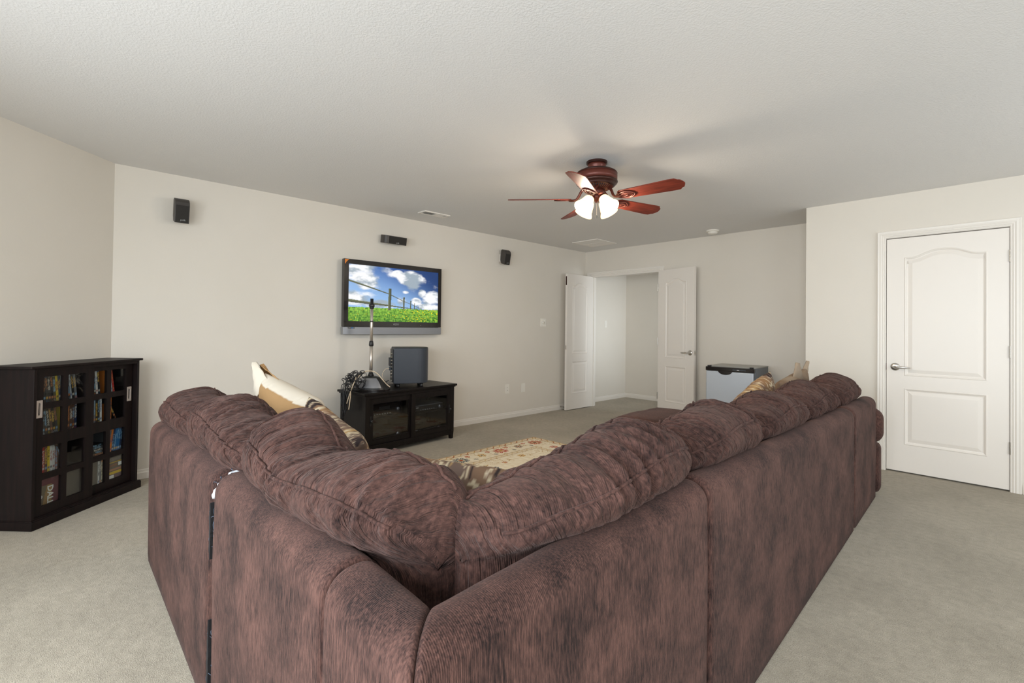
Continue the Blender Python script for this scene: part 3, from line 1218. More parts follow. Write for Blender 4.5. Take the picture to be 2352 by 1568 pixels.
# centre speaker: longer, lying flat
t = thing('centre_speaker', 'long black centre speaker lying level on the wall above the television', 'speaker', (XT, 2.64, 2.160), radians(90), 'satellite speakers on the wall')
rot = Matrix.Translation((0, -.075, 0)) @ Matrix.Rotation(radians(10), 4, 'X')
plan = [(-.135, .04), (-.135, -.015), (-.125, -.035), (-.108, -.048), (-.085, -.053), (.128, -.053), (.135, -.045), (.135, .04)]
MB().prism(plan, -.042, .042, 'z', rot).build('cabinet', 'spk', t, .003)
MB().box(-.085, .122, -.056, -.0535, -.036, .036, rot).build('grille', 'spkfront', t)
text('brand_lettering', 'polk', .02, 'greyprint', t, rot @ frame3((.02, -.0568, -.026), (1, 0, 0), (0, 0, 1)), .0006)
MB().box(-.02, .02, -.035, -.0, -.012, .03).build('bracket', 'black', t, .002)
MB().box(-.03, .03, -.012, -.002, -.02, .062).build('wall_plate', 'trim', t, .002)

# ------------------------------------------------------------------ media stand
SA = math.atan2(.993, -.12)
st = thing('media_stand', 'black-brown television stand with two glass doors under the television', 'media stand', (-4.105, 2.050, 0), SA)
SW, SD, SH = 1.170, .470, .600
MB().prism([(-.0, 0), (SW, 0), (SW, SD), (0, SD)], SH - .022, SH).build('top', 'standwood', st, .004)
MB().box(.012, SW - .012, .012, SD - .01, SH - .034, SH - .022).build('top_moulding', 'standwood', st, .004)
for x0, x1 in ((.025, .07), (SW - .07, SW - .025)):
    for y0, y1 in ((.022, .067), (SD - .065, SD - .02)):
        leg = MB().box(x0, x1, y0, y1, .085, SH - .034)
        cx, cy = (x0 + x1) / 2, (y0 + y1) / 2
        leg.prism([(x0, y0), (x1, y0), (x1, y1), (x0, y1)], .08, .085)
        a = .017
        leg.add([(x0, y0, .085), (x1, y0, .085), (x1, y1, .085), (x0, y1, .085), (cx - a, cy - a, 0), (cx + a, cy - a, 0), (cx + a, cy + a, 0), (cx - a, cy + a, 0)],
                [(0, 1, 5, 4), (1, 2, 6, 5), (2, 3, 7, 6), (3, 0, 4, 7), (4, 5, 6, 7)])
        leg.build('leg', 'standwood', st, .002)
for x in (.030, SW - .046):
    MB().box(x, x + .016, .06, SD - .06, .05, SH - .034).build('side_panel', 'standwood', st)
MB().box(.05, SW - .05, SD - .03, SD - .022, .06, SH - .034).build('back_panel', 'dark', st)
MB().box(.046, SW - .046, .05, SD - .03, .085, .10).build('bottom_panel', 'standwood', st)
MB().box(.07, SW - .07, .026, .05, .045, .10).build('bottom_rail', 'standwood', st, .002)
MB().box(.07, SW - .07, .026, .05, .54, SH - .034).build('top_rail', 'standwood', st, .002)
MB().box(SW / 2 - .01, SW / 2 + .01, .075, SD - .03, .10, SH - .034).build('divider', 'standwood', st)
for x0, x1 in ((.046, SW / 2 - .01), (SW / 2 + .01, SW - .046)):
    MB().box(x0, x1, .08, SD - .03, .315, .330).build('shelf', 'standwood', st)
def stand_door(x0, x1, y0, knob):
    d = MB()
    z0, z1, w = .102, .540, .046
    d.box(x0, x0 + w, y0, y0 + .018, z0, z1).box(x1 - w, x1, y0, y0 + .018, z0, z1)
    d.box(x0 + w, x1 - w, y0, y0 + .018, z0, z0 + w).box(x0 + w, x1 - w, y0, y0 + .018, z1 - w, z1)
    o = d.build('door', 'standwood', st)
    f = MB()
    for a in range(4):
        pass
    i0, i1, j0, j1, e = x0 + w, x1 - w, z0 + w, z1 - w, .010
    f.box(i0, i0 + e, y0 + .004, y0 + .014, j0, j1).box(i1 - e, i1, y0 + .004, y0 + .014, j0, j1).box(i0 + e, i1 - e, y0 + .004, y0 + .014, j0, j0 + e).box(i0 + e, i1 - e, y0 + .004, y0 + .014, j1 - e, j1)
    f.build('glazing_bead', 'standwood', o, .002)
    MB().box(i0 + .002, i1 - .002, y0 + .008, y0 + .012, j0 + .002, j1 - .002).build('glass', 'dimglass', o)
    m = frame3((knob, y0, .33), (1, 0, 0), (0, 0, 1))
    MB().box(knob - .009, knob + .009, y0 - .003, y0, .285, .375).build('knob_plate', 'black', o, .001)
    MB().lathe([(.006, 0), (.006, .010), (.014, .016), (.015, .022), (.009, .029), (.002, .030)], 16, m).build('knob', 'black', o, smooth=True)
stand_door(.072, SW / 2 + .012, .044, .095)
stand_door(SW / 2 - .025, SW - .072, .024, SW - .095)


def player(label, name, cat, x, y, z, w, d, h, mat='black', kind=0):
    """hi-fi box standing on a shelf of the stand"""
    m = Matrix.Translation((-4.105, 2.050, 0)) @ Matrix.Rotation(SA, 4, 'Z')
    p = m @ Vector((x, y, z))
    t = thing(name, label, cat, p, SA)
    MB().box(0, w, 0.004, d, .01, h).build('case', mat, t, .003)
    MB().box(.004, w - .004, 0, .005, .014, h - .004).build('front_panel', 'gloss' if kind else 'black', t, .001)
    for fx in (.03, w - .05):
        for fy in (.03, d - .05):
            MB().lathe([(.011, 0), (.011, .01)], 12, Matrix.Translation((fx, fy, 0))).build('foot', 'black', t)
    MB().box(w * .34, w * .64, -.001, 0, h * .55, h * .8).build('display', 'dark', t)
    for k in range(7):
        MB().box(w * .2 + k * .03, w * .2 + k * .03 + .012, -.003, 0, h * .25, h * .25 + .006).build('button', 'greyprint', t)
    MB().lathe([(.017, 0), (.016, .012), (.002, .013)], 18, frame3((w * .86, 0, h * .5), (1, 0, 0), (0, 0, 1))).build('volume_knob', 'silver', t, smooth=True)
    MB().box(w * .06, w * .14, -.001, 0, h * .66, h * .74).build('mark', 'white', t)
    return t


player('black receiver with a round knob on the shelf behind the left stand door', 'audio_receiver', 'receiver', .10, .12, .33, .42, .28, .135, kind=1)
player('dark cassette deck at the bottom behind the left stand door', 'cassette_deck', 'player', .10, .12, .10, .42, .27, .10)
player('grey disc player on the shelf behind the right stand door', 'disc_player', 'player', .655, .10, .33, .40, .28, .065, 'silver')
player('low black set-top box at the bottom behind the right stand door', 'set_top_box', 'player', .655, .11, .10, .40, .27, .055, kind=1)

# ------------------------------------------------------------------ subwoofer
su = thing('subwoofer', 'slate black subwoofer box on short feet on top of the television stand', 'speaker', (-4.335, 2.475, SH), radians(66))
# local x along the flat side, y away from the camera
pl = [(0, 0), (.24, 0)] + [(.24 + .125 * sin(a), .125 - .125 * cos(a)) for a in [pi / 2 * k / 10 for k in range(1, 11)]] + [(.365, .16)] + [(.24 + .125 * cos(a), .16 + .125 * sin(a)) for a in [pi / 2 * k / 10 for k in range(1, 11)]] + [(0, .285)]
MB().prism(pl, .040, .400).build('cabinet', 'sub', su, .004)
MB().prism([(x * .985 + .003, y * .985 + .002) for x, y in pl], .400, .406).build('top_panel', 'black', su, .002)
for fx, fy in ((.05, .045), (.29, .055), (.05, .24), (.29, .23)):
    MB().lathe([(.017, 0), (.019, .01), (.017, .04)], 16, Matrix.Translation((fx, fy, 0))).build('foot', 'black', su, smooth=True)
MB().box(-.012, 0, .03, .255, .06, .385).build('back_plate', 'black', su, .002)
MB().box(-.040, -.012, .07, .15, .215, .30).build('connector_box', 'black', su, .003)
MB().box(-.037, -.012, .09, .13, .17, .205).build('plug', 'sub', su, .003)
for k in range(9):
    MB().tube([(-.011, .045, .07 + k * .034), (-.026, .045, .07 + k * .034)], .007, 8).build('terminal', 'chrome', su)

# ------------------------------------------------------------------ pole on a domed base
po = thing('pole_stand', 'telescoping chrome pole on a domed black and silver base, on the television stand', 'stand', (-4.335, 2.225, SH), radians(35))
dome = MB()
nr, na = 12, 40
prof_r = []
vs, fs = [], []
for i in range(nr + 1):
    t_ = i / nr
    for k in range(na):
        a = 2 * pi * k / na
        ca, sa_ = cos(a), sin(a)
        rx = .185 * math.copysign(abs(ca) ** .75, ca)
        ry = .130 * math.copysign(abs(sa_) ** .75, sa_)
        s_ = 1 - .82 * t_ ** 1.25
        vs.append((rx * s_, ry * s_, .012 + .125 * (1 - (1 - t_) ** 1.7)))
for i in range(nr):
    for k in range(na):
        k2 = (k + 1) % na
        fs.append((i * na + k, i * na + k2, (i + 1) * na + k2, (i + 1) * na + k))
fs.append(tuple(nr * na + k for k in range(na)))
MB().add(vs, fs).build('dome', 'black', po, smooth=True)
MB().prism([(x * 1.01, y * 1.01) for x, y, z in vs[:na]], 0, .016).build('base_plate', 'gloss', po, .003)
# silver cover over one quarter of the dome
pv, pf = [], []
cols_ = [k for k in range(na)]
rows = range(1, 9)
sel = [k % na for k in range(-14, -3)]
for i in rows:
    for k in sel:
        x, y, z = vs[i * na + k]
        pv.append((x * 1.025, y * 1.025, z + .003))
w_ = len(sel)
for i in range(len(rows) - 1):
    for k in range(w_ - 1):
        a = i * w_ + k
        pf.append((a, a + 1, a + w_ + 1, a + w_))
MB().add(pv, pf).build('silver_cover', 'silver', po, smooth=True)
MB().lathe([(.030, .13), (.026, .15), (.018, .17)], 20).build('socket', 'black', po, smooth=True)
MB().lathe([(.0165, .15), (.0165, .44)], 20).build('lower_pole', 'pole', po, smooth=True)
MB().lathe([(.0165, .425), (.022, .432), (.022, .448), (.019, .470), (.016, .478)], 20).build('clamp_collar', 'black', po, smooth=True)
MB().lathe([(.0145, .44), (.0145, .82)], 20).build('upper_pole', 'pole', po, smooth=True)
MB().lathe([(.0152, .66), (.0156, .662), (.0156, .672), (.0152, .674)], 20).build('ring', 'black', po, smooth=True)
MB().lathe([(.017, .79), (.022, .797), (.022, .838), (.0155, .842), (.0155, .890)], 20).build('cap', 'black', po, smooth=True)
MB().lathe([(.022, .808), (.027, .812), (.027, .832), (.022, .836)], 20).build('cap_lug', 'black', po, smooth=True)

# ------------------------------------------------------------------ cables on the stand
R3 = random.Random(11)
m = MB()
for k in range(17):
    c = Vector((-4.26 + R3.uniform(-.05, .05), 2.0 + R3.uniform(-.06, .09), .70 + R3.uniform(-.035, .07)))
    pts = []
    r0 = R3.uniform(.04, .095)
    ax = Vector((R3.uniform(-1, 1), R3.uniform(-1, 1), R3.uniform(-.6, .6))).normalized()
    e1 = ax.orthogonal().normalized()
    e2 = ax.cross(e1)
    for q in range(14):
        a = 2 * pi * q / 10
        rr = r0 * R3.uniform(.7, 1.2)
        P = c + e1 * cos(a) * rr + e2 * sin(a) * rr * .7 + ax * R3.uniform(-.02, .02)
        if P.y > 2.04:
            P.z = max(P.z, SH + .012)
        pts.append(P)
    m.tube(catmull(pts, 70), R3.choice((.0028, .0034, .004)), 6)
for k in range(11):
    y = 1.975 + R3.uniform(-.02, .02)
    x = -4.36 + R3.uniform(-.09, .07)
    z = R3.uniform(.36, .50)
    m.tube(catmull([(x, 2.04, .67), (x - .01, y + .01, .66), (x + .01, y - .01, .58), (x + R3.uniform(-.05, .04), y + R3.uniform(-.02, .01), z), (x + R3.uniform(.0, .06), y, z + .06), (x + .02, y - .01, .60)], 40), .0030, 6)
o = m.build('tangled_cables', 'cable', None, smooth=True)
o['kind'] = 'stuff'
tag(o, 'tangle of thin black cables spilling over the left end of the television stand', 'cables')
def cord(label, pts, r, mat):
    o = MB().tube(catmull(pts, 70), r, 8).build('cord', mat, None, smooth=True)
    return tag(o, label, 'cord')
cord('thick cream cord looping over the domed base and down the end of the stand',
     [(-4.20, 2.36, .63), (-4.22, 2.32, .67), (-4.27, 2.24, .775), (-4.31, 2.15, .782), (-4.30, 2.07, .73), (-4.27, 2.00, .67), (-4.26, 1.985, .56), (-4.29, 1.985, .44)], .005, 'cream')
cord('cream cord lying lower in the tangle at the left end of the stand',
     [(-4.34, 2.09, .72), (-4.28, 2.05, .755), (-4.22, 2.01, .72), (-4.20, 1.975, .66), (-4.24, 1.965, .58), (-4.28, 1.96, .50)], .004, 'cream')
cord('thin white lead hanging from the back of the subwoofer', [(-4.31, 2.41, .80), (-4.32, 2.375, .795), (-4.31, 2.335, .74), (-4.285, 2.36, .66), (-4.25, 2.385, .615)], .0022, 'cream')
cord('short black power cord behind the subwoofer', [(-4.33, 2.42, .68), (-4.34, 2.38, .66), (-4.31, 2.36, .62), (-4.26, 2.37, .607)], .0035, 'cable')

# ------------------------------------------------------------------ wall plates, vents, detector, door stop
def wallplate(name, label, y, z, w, h, kind, x=XT, group=None):
    t = thing(name, label, 'outlet' if kind == 'outlet' else 'switch', (x, y, z), radians(90), group)
    MB().box(-w / 2, w / 2, -.006, 0, -h / 2, h / 2).build('cover_plate', 'plate', t, .003)
    if kind == 'outlet':
        for dz in (-.02, .02):
            f = MB().lathe([(.016, 0), (.016, .002)], 20, frame3((0, -.006, dz), (1, 0, 0), (0, 0, 1))).build('socket', 'plate', t)
            for dx in (-.006, .005):
                MB().box(dx, dx + .0022, -.0085, -.0078, dz - .004, dz + .006).build('slot', 'dark', f)
    elif kind == 'rocker':
        MB().box(-.016, .016, -.010, -.006, -.033, .033).build('rocker', 'plate', t, .002)
    elif kind == 'dial':
        MB().lathe([(.021, 0), (.019, .016), (.002, .017)], 24, frame3((-.012, -.006, .0), (1, 0, 0), (0, 0, 1))).build('dial', 'plate', t, smooth=True)
        MB().box(.018, .046, -.012, -.006, -.03, .03).build('rocker', 'plate', t, .002)
        MB().box(-.03, .004, -.010, -.006, -.04, -.03).build('slide_switch', 'plate', t, .001)
    return t
wallplate('power_outlet', 'white power outlet low on the wall, nearer the television stand', 4.424, .394, .074, .124, 'outlet', group='white plates low on the wall')
wallplate('blank_plate', 'plain white wall plate low on the wall, nearer the double doors', 4.731, .388, .074, .124, 'blank', group='white plates low on the wall')
wallplate('dimmer_switch', 'white wall plate with a round dial left of the open double door', 5.128, 1.304, .118, .118, 'dial')
wallplate('light_switch', 'white rocker light switch on the hallway wall beyond the doorway', 6.825, 1.305, .074, .12, 'rocker', x=HX)


def vent(name, label, x0, x1, y0, y1, nslat, along):
    t = thing(name, label, 'vent', ((x0 + x1) / 2, (y0 + y1) / 2, H))
    a, c = (x1 - x0) / 2, (y1 - y0) / 2
    e = .022
    f = MB()
    for X0, X1, Y0, Y1 in ((-a, -a + e, -c, c), (a - e, a, -c, c), (-a + e, a - e, -c, -c + e), (-a + e, a - e, c - e, c)):
        f.box(X0, X1, Y0, Y1, -.010, 0)
    f.build('vent_frame', 'trim', t)
    MB().box(-a + e, a - e, -c + e, c - e, -.0015, 0).build('duct', 'dark', t)
    for k in range(nslat):
        s = (k + .5) / nslat
        if along == 'x':
            y = -c + e + (2 * c - 2 * e) * s
            mt = Matrix.Translation((0, y, -.006)) @ Matrix.Rotation(radians(38), 4, 'X')
            MB().box(-a + e, a - e, -.0065, .0065, -.0006, .0006, mt).build('slat', 'trim', t)
        else:
            x = -a + e + (2 * a - 2 * e) * s
            mt = Matrix.Translation((x, 0, -.006)) @ Matrix.Rotation(radians(-38), 4, 'Y')
            MB().box(-.0065, .0065, -c + e, c - e, -.0006, .0006, mt).build('slat', 'trim', t)
    return t
v1 = vent('supply_vent', 'small white supply vent in the ceiling above the television', -4.39, -4.25, 2.765, 3.09, 15, 'x')
MB().box(-.045, .045, -.005, .12, -.009, -.006).build('damper', 'trim', v1)
v2 = vent('return_vent', 'large white return air vent in the ceiling near the double doors', -4.325, -3.89, 5.265, 5.72, 26, 'y')
MB().box(-.19, .19, -.008, .008, -.012, -.004).build('crossbar', 'trim', v2)
sd = thing('smoke_detector', 'round white smoke detector on the ceiling near the far wall', 'smoke detector', (-2.548, 5.783, H))
MB().lathe([(.074, 0), (.074, -.012), (.070, -.016)], 32).build('base', 'plate', sd, smooth=False)
MB().lathe([(.056, -.016), (.058, -.030), (.050, -.042), (.03, -.046), (.001, -.047)], 32).build('cover', 'plate', sd, smooth=True)
ds = thing('door_stop', 'small spring door stop on the baseboard behind the left double door', 'door stop', (XT + .012, 5.52, .045), 0)
sp = [(.004 + .0012 * k, .006 * cos(k * .9), .006 * sin(k * .9)) for k in range(56)]
MB().tube(sp, .0014, 5).build('spring', 'chrome', ds)
MB().tube([(.07, 0, 0), (.086, 0, 0)], .009, 12).build('rubber_tip', 'black', ds)
MB().tube([(0, 0, 0), (.005, 0, 0)], .012, 12).build('mount', 'chrome', ds)

# ------------------------------------------------------------------ small fridge
fg = thing('mini_fridge', 'small fridge with a brushed silver door beside the open double door', 'fridge', (-2.425, 5.345, 0), radians(2.5))
FW, FD, FH = .515, .49, .815
MB().box(0, FW, .055, FD, .02, FH - .004).build('cabinet', 'fridge', fg, .006)
MB().box(-.001, FW + .001, .045, FD, FH - .004, FH + .008).build('top_panel', 'fridgetop', fg, .003)
dr = MB().box(.004, FW - .004, 0, .05, .05, FH - .048).build('door', 'steel', fg, .010, segs=3)
MB().box(FW - .012, FW - .003, .002, .05, .05, FH - .048).build('door_edge', 'fridge', dr, .003)
MB().box(0, FW, -.002, .05, FH - .046, FH - .002).build('door_cap', 'gloss', fg, .006)
MB().prism([(FW * .42 + .075 * cos(a), -.075 * .55 * sin(a)) for a in [pi * k / 14 for k in range(15)]], -.004, .012, 'y', Matrix.Translation((0, 0, FH - .044))).build('pull_recess', 'gloss', fg)
MB().box(FW * .57, FW * .84, -.0035, -.002, FH - .030, FH - .020).build('badge', 'sub', fg)
MB().box(FW * .66, FW * .71, -.0045, -.0035, FH - .028, FH - .023).build('badge_mark', 'white', fg)
for x in (.018, FW - .05):
    MB().box(x, x + .032, .008, .05, FH - .002, FH + .012).build('hinge_cover', 'black', fg, .004)
MB().box(.02, FW - .02, .03, .07, .012, .05).build('kick_plate', 'black', fg)
for x in (.04, FW - .06):
    for y in (.06, FD - .05):
        MB().lathe([(.016, 0), (.016, .02)], 12, Matrix.Translation((x, y, 0))).build('foot', 'black', fg)

# ------------------------------------------------------------------ rug
FLW = [lin(176, 84, 48), lin(196, 150, 70), lin(104, 60, 44), lin(90, 100, 108), lin(186, 72, 56)]
def flower(x, y, cx, cy, r, c1, c2, n, ph):
    dx, dy = x - cx, y - cy
    d = sqrt(dx * dx + dy * dy) / r
    if d > 1.05:
        return None
    a = math.atan2(dy, dx) + ph
    pet = .55 + .45 * abs(cos(n * a / 2))
    if d < .22:
        return c2
    if d < pet and abs(sin(n * a * .5)) > .18:
        return c1 if d > .45 else mixc(c1, lin(230, 212, 176), .55)
    return None
RW, RL = 1.72, 2.40
flw = []
Rr = random.Random(5)
k = 0
for s in range(9):
    p = .19 + s * .252
    big = s % 2 == 0
    for (cx, cy) in ((.185, p), (RW - .185, p)):
        flw.append((cx, cy, .085 if big else .05, FLW[k % 5], FLW[(k + 2) % 5], 9 if big else 6, Rr.uniform(0, 1)))
        k += 1
        flw.append((cx + .06, cy + .12, .024, FLW[3], FLW[2], 4, 0))
        flw.append((cx - .055, cy + .13, .03, FLW[4], FLW[1], 5, 0))
for s in range(1, 6):
    p = .19 + s * .252
    for cy in (.185, RL - .185):
        flw.append((p, cy, .085 if s % 2 == 0 else .05, FLW[(k + 1) % 5], FLW[k % 5], 8, .3))
        flw.append((p + .12, cy + .05, .026, FLW[3], FLW[2], 4, 0))
        k += 1
for s in range(46):
    flw.append((Rr.uniform(.42, RW - .42), Rr.uniform(.42, RL - .42), Rr.choice((.07, .045, .03)), FLW[s % 5], FLW[(s + 1) % 5], Rr.choice((5, 6, 8)), Rr.uniform(0, 3)))
def rugcol(x, y):
    d = min(x, RW - x, y, RL - y)
    cream, gold, brown = lin(240, 231, 211), lin(206, 176, 122), lin(158, 122, 84)
    along = y if min(x, RW - x) < min(y, RL - y) else x
    if d < .010:
        return lin(214, 196, 164)
    if d < .016:
        return brown
    if d < .070:
        q = cos(along * 2 * pi / .085)
        w = abs((d - .043) / .024 - .75 * q)
        if w < .32:
            return mixc(gold, lin(176, 96, 58), .5 + .5 * cos(along * 2 * pi / .17))
        return mixc(cream, gold, .35)
    if d < .077 or .300 < d < .308 or .352 < d < .358:
        return brown
    if .308 <= d <= .352:
        q = cos(along * 2 * pi / .07)
        return mixc(cream, gold, .75) if abs((d - .33) / .02 - .7 * q) < .4 else mixc(cream, gold, .3)
    for f in flw:
        if abs(x - f[0]) < f[2] * 1.06 and abs(y - f[1]) < f[2] * 1.06:
            c = flower(x, y, *f)
            if c:
                return c
    v = noise.noise(Vector((x * 13, y * 13, 3)))
    if abs(v) < .035 and noise.noise(Vector((x * 6, y * 6, 9))) > .02:
        return lin(182, 146, 84)
    return mixc(cream, lin(228, 214, 186), .5 + nz(x * 30, y * 30, 1))
NX, NY = 260, 360
vs, fs, cs = [], [], []
for jy in range(NY + 1):
    for ix in range(NX + 1):
        x, y = RW * ix / NX, RL * jy / NY
        vs.append((x, -y, .011 + .0012 * nz(x * 6, y * 6, 2)))
        cs.append(rugcol(x, y))
for jy in range(NY):
    for ix in range(NX):
        a = jy * (NX + 1) + ix
        fs.append((a, a + NX + 1, a + NX + 2, a + 1))
rug_me = bpy.data.meshes.new('rug')
off = len(vs)
rim = [ix for ix in range(NX + 1)] + [jy * (NX + 1) + NX for jy in range(1, NY + 1)] + [NY * (NX + 1) + ix for ix in range(NX - 1, -1, -1)] + [jy * (NX + 1) for jy in range(NY - 1, 0, -1)]
for q in rim:
    vs.append((vs[q][0], vs[q][1], .0005))
    cs.append(lin(206, 188, 156))
for k in range(len(rim)):
    k2 = (k + 1) % len(rim)
    fs.append((rim[k], rim[k2], off + k2, off + k))
rug_me.from_pydata(vs, [], fs)
set_cols(rug_me, cs)
rg = link('area_rug', rug_me, 'rug', None, True)
rg.location = (-3.700, 3.868, 0)
rg.rotation_euler = (0, 0, radians(2.2))
tag(rg, 'cream floral area rug with gold border on the carpet in front of the sofa', 'rug')


# ------------------------------------------------------------------ throw pillows
def floral(P, seed):
    x, y = P.x * 4.2, P.y * 4.2
    base = mixc(lin(104, 88, 80), lin(134, 104, 76), .5 + nz(x * 3, y * 3, seed))
    v = noise.noise(Vector((x * 7 + .6 * nz(y * 8, x * 4, seed), y * 7, seed + 2)))
    w = noise.noise(Vector((x * 4, y * 4, seed + 8)))
    if abs(v) < .045 + .06 * max(w, 0):
        return lin(188, 174, 148)
    if w > .30 and abs(v) < .30:
        return lin(160, 132, 92)
    if w < -.36 and abs(v) > .16:
        return lin(52, 44, 44)
    u = noise.noise(Vector((x * 22, y * 22, seed + 5)))
    if u > .45:
        return mixc(base, lin(200, 186, 166), .7)
    return base


def pillow(label, mtx, w, h, th, colour, seed, name='throw_pillow', lean_ear=0.06, extra=None):
    t = thing(name, label, 'pillow', mtx.translation, 0, None)
    t.matrix_world = mtx
    N = 84
    vs, fs, cs = [], [], []
    idx = {}
    for side in (1, -1):
        for jy in range(N + 1):
            for ix in range(N + 1):
                u, v = 2 * ix / N - 1, 2 * jy / N - 1
                edge = ix in (0, N) or jy in (0, N)
                if edge and side < 0:
                    idx[(side, ix, jy)] = idx[(1, ix, jy)]
                    continue
                px = w / 2 * u * (1 - lean_ear * (1 - v * v))
                py = h / 2 * v * (1 - lean_ear * (1 - u * u))
                f = max((1 - u ** 4) * (1 - v ** 4), 0) ** .55
                pz = side * th / 2 * f
                pz += side * .010 * f * nz(px * 9, py * 9, seed + side) + .012 * nz(px * 3, py * 3, seed + 3)
                pucker = exp(-((1 - max(abs(u), abs(v))) / .16)) * .007 * nz(px * 45, py * 45, seed)
                pz += side * pucker
                idx[(side, ix, jy)] = len(vs)
                vs.append((px, py, pz))
                cs.append(colour(Vector((px, py, pz)), side))
    for side in (1, -1):
        for jy in range(N):
            for ix in range(N):
                q = (idx[(side, ix, jy)], idx[(side, ix + 1, jy)], idx[(side, ix + 1, jy + 1)], idx[(side, ix, jy + 1)])
                fs.append(q if side > 0 else q[::-1])
    me = bpy.data.meshes.new('pillow_cover')
    me.from_pydata(vs, [], fs)
    set_cols(me, cs)
    link('pillow_cover', me, 'floral', t, True)
    return t


def ear(parent, base_a, base_b, tip, mat, bow, seed=0, th=.004, nm='cover_flap'):
    """a loose corner of cloth: triangular curved sheet with thickness"""
    A, B_, T = Vector(base_a), Vector(base_b), Vector(tip)
    n = 12
    top, vs, fs = [], [], []
    nrm = (B_ - A).cross(T - A).normalized()
    rows = []
    for i in range(n + 1):
        s = i / n
        row = []
        for k in range(n + 1):
            r = k / n
            p = A.lerp(B_, r).lerp(T, s)
            p = p + nrm * (bow * sin(pi * r) * (1 - s * .55) + .006 * nz(r * 5, s * 5, seed))
            row.append(p)
        rows.append(row)
    for off_ in (0, th):
        for row in rows:
            for p in row:
                vs.append(p + nrm * off_)
    m_ = n + 1
    tot = m_ * m_
    for i in range(n):
        for k in range(n):
            a = i * m_ + k
            fs.append((a, a + 1, a + m_ + 1, a + m_))
            fs.append((tot + a, tot + a + m_, tot + a + m_ + 1, tot + a + 1))
    for i in range(n):
        for k in (0, n):
            a, c = i * m_ + k, (i + 1) * m_ + k
            fs.append((a, c, tot + c, tot + a) if k else (a, tot + a, tot + c, c))
    for k in range(n):
        fs.append((k, tot + k, tot + k + 1, k + 1))
    return MB().add(vs, fs).build(nm, mat, parent, smooth=True)


# tan pillow with an open cream cover, on the loveseat
mt = frame3((-2.52, .875, .705), (.985, .10, -.13), (.10, -.14, .98))
p = pillow('tan and cream pillow with its cover open at one end, behind the left back cushions', mt, .62, .44, .19,
           lambda P, s: lin(204, 195, 180) if s < 0 or P.y > .185 else lin(160, 128, 90), 21)
ear(p, (-.30, -.02, .03), (-.20, .20, .02), (-.40, .265, .0), 'creamcloth', .05, 1)
ear(p, (-.30, -.04, -.04), (-.16, .205, -.02), (-.385, .25, -.01), 'tan', -.04, 2)
soft_box('inner_pillow', -.345, -.24, -.15, .14, -.055, .03, p, 'batting', r=.045, puff=.01, res=10)
mt = frame3((-2.02, .875, .63), (.94, .10, -.27), (.38, -.15, .91))
pillow('brown floral pillow standing behind the large creased cushion, facing the television stand', mt, .46, .44, .17, lambda P, s: floral(P, 31), 31)
mt = frame3((-1.30, 1.04, .572), (.74, .66, -.10), (.30, -.38, .86))
pillow('brown floral pillow lying in the corner of the sofa by the rug', mt, .50, .46, .17, lambda P, s: floral(P, 41), 41)
mt = frame3((-1.165, 3.24, .675), (.02, .96, .27), (.16, -.26, .94))
pillow('grey brown floral pillow on the right run, beside the small fridge', mt, .56, .42, .17, lambda P, s: floral(P, 51), 51)
mt = frame3((-1.165, 3.97, .695), (.0, .97, .12), (.16, -.1, .97))
p = pillow('taupe suede pillow with crumpled corners, on the right run near the chaise', mt, .60, .42, .16, lambda P, s: mixc(lin(150, 134, 116), lin(120, 98, 80), .5 + 1.2 * nz(P.x * 6, P.y * 6, 3)), 61)
ear(p, (-.02, .16, .0), (.16, .17, .0), (.02, .30, .0), 'taupe', .05, 5)
ear(p, (.16, .12, .0), (.27, .05, .0), (.33, .26, -.01), 'taupe', .04, 6)


# ------------------------------------------------------------------ ceiling fan with lights
fan = thing('ceiling_fan', 'red-brown five blade ceiling fan with four lit frosted shades', 'ceiling fan', (-2.109, 2.84, 0))
MB().lathe([(.076, 2.44), (.076, 2.425), (.070, 2.421)], 36).build('ceiling_plate', 'bronze', fan)
MB().lathe([(.068, 2.423), (.064, 2.405), (.058, 2.392), (.056, 2.378)], 36).build('canopy', 'motor', fan, smooth=True)
MB().lathe([(.05, 2.380), (.120, 2.372), (.143, 2.360), (.149, 2.350)], 48).build('housing_rim', 'bronze', fan, smooth=True)
MB().lathe([(.148, 2.352), (.148, 2.292)], 48).build('motor_housing', 'motor', fan, smooth=True)
MB().lathe([(.149, 2.295), (.152, 2.288), (.146, 2.277), (.130, 2.268), (.132, 2.262), (.118, 2.254)], 48, cap=True).build('lower_rim', 'bronze', fan, smooth=True)
MB().lathe([(.116, 2.256), (.080, 2.240), (.058, 2.236)], 48).build('vent_cone', 'dark', fan, smooth=True)
m = MB()
for k in range(40):
    a = 2 * pi * k / 40
    mt = Matrix.Rotation(a, 4, 'Z')
    m.tube([mt @ Vector((.117, 0, 2.256)), mt @ Vector((.085, 0, 2.240)), mt @ Vector((.060, 0, 2.236))], .0035, 5)
m.build('vent_ribs', 'motor', fan)
MB().lathe([(.056, 2.245), (.056, 2.205), (.050, 2.198), (.044, 2.190)], 36).build('switch_housing', 'motor', fan, smooth=True)
MB().lathe([(.040, 2.195), (.046, 2.188), (.046, 2.172), (.03, 2.160), (.012, 2.152), (.008, 2.140)], 30).build('light_hub', 'motor', fan, smooth=True)
ZB = 2.165
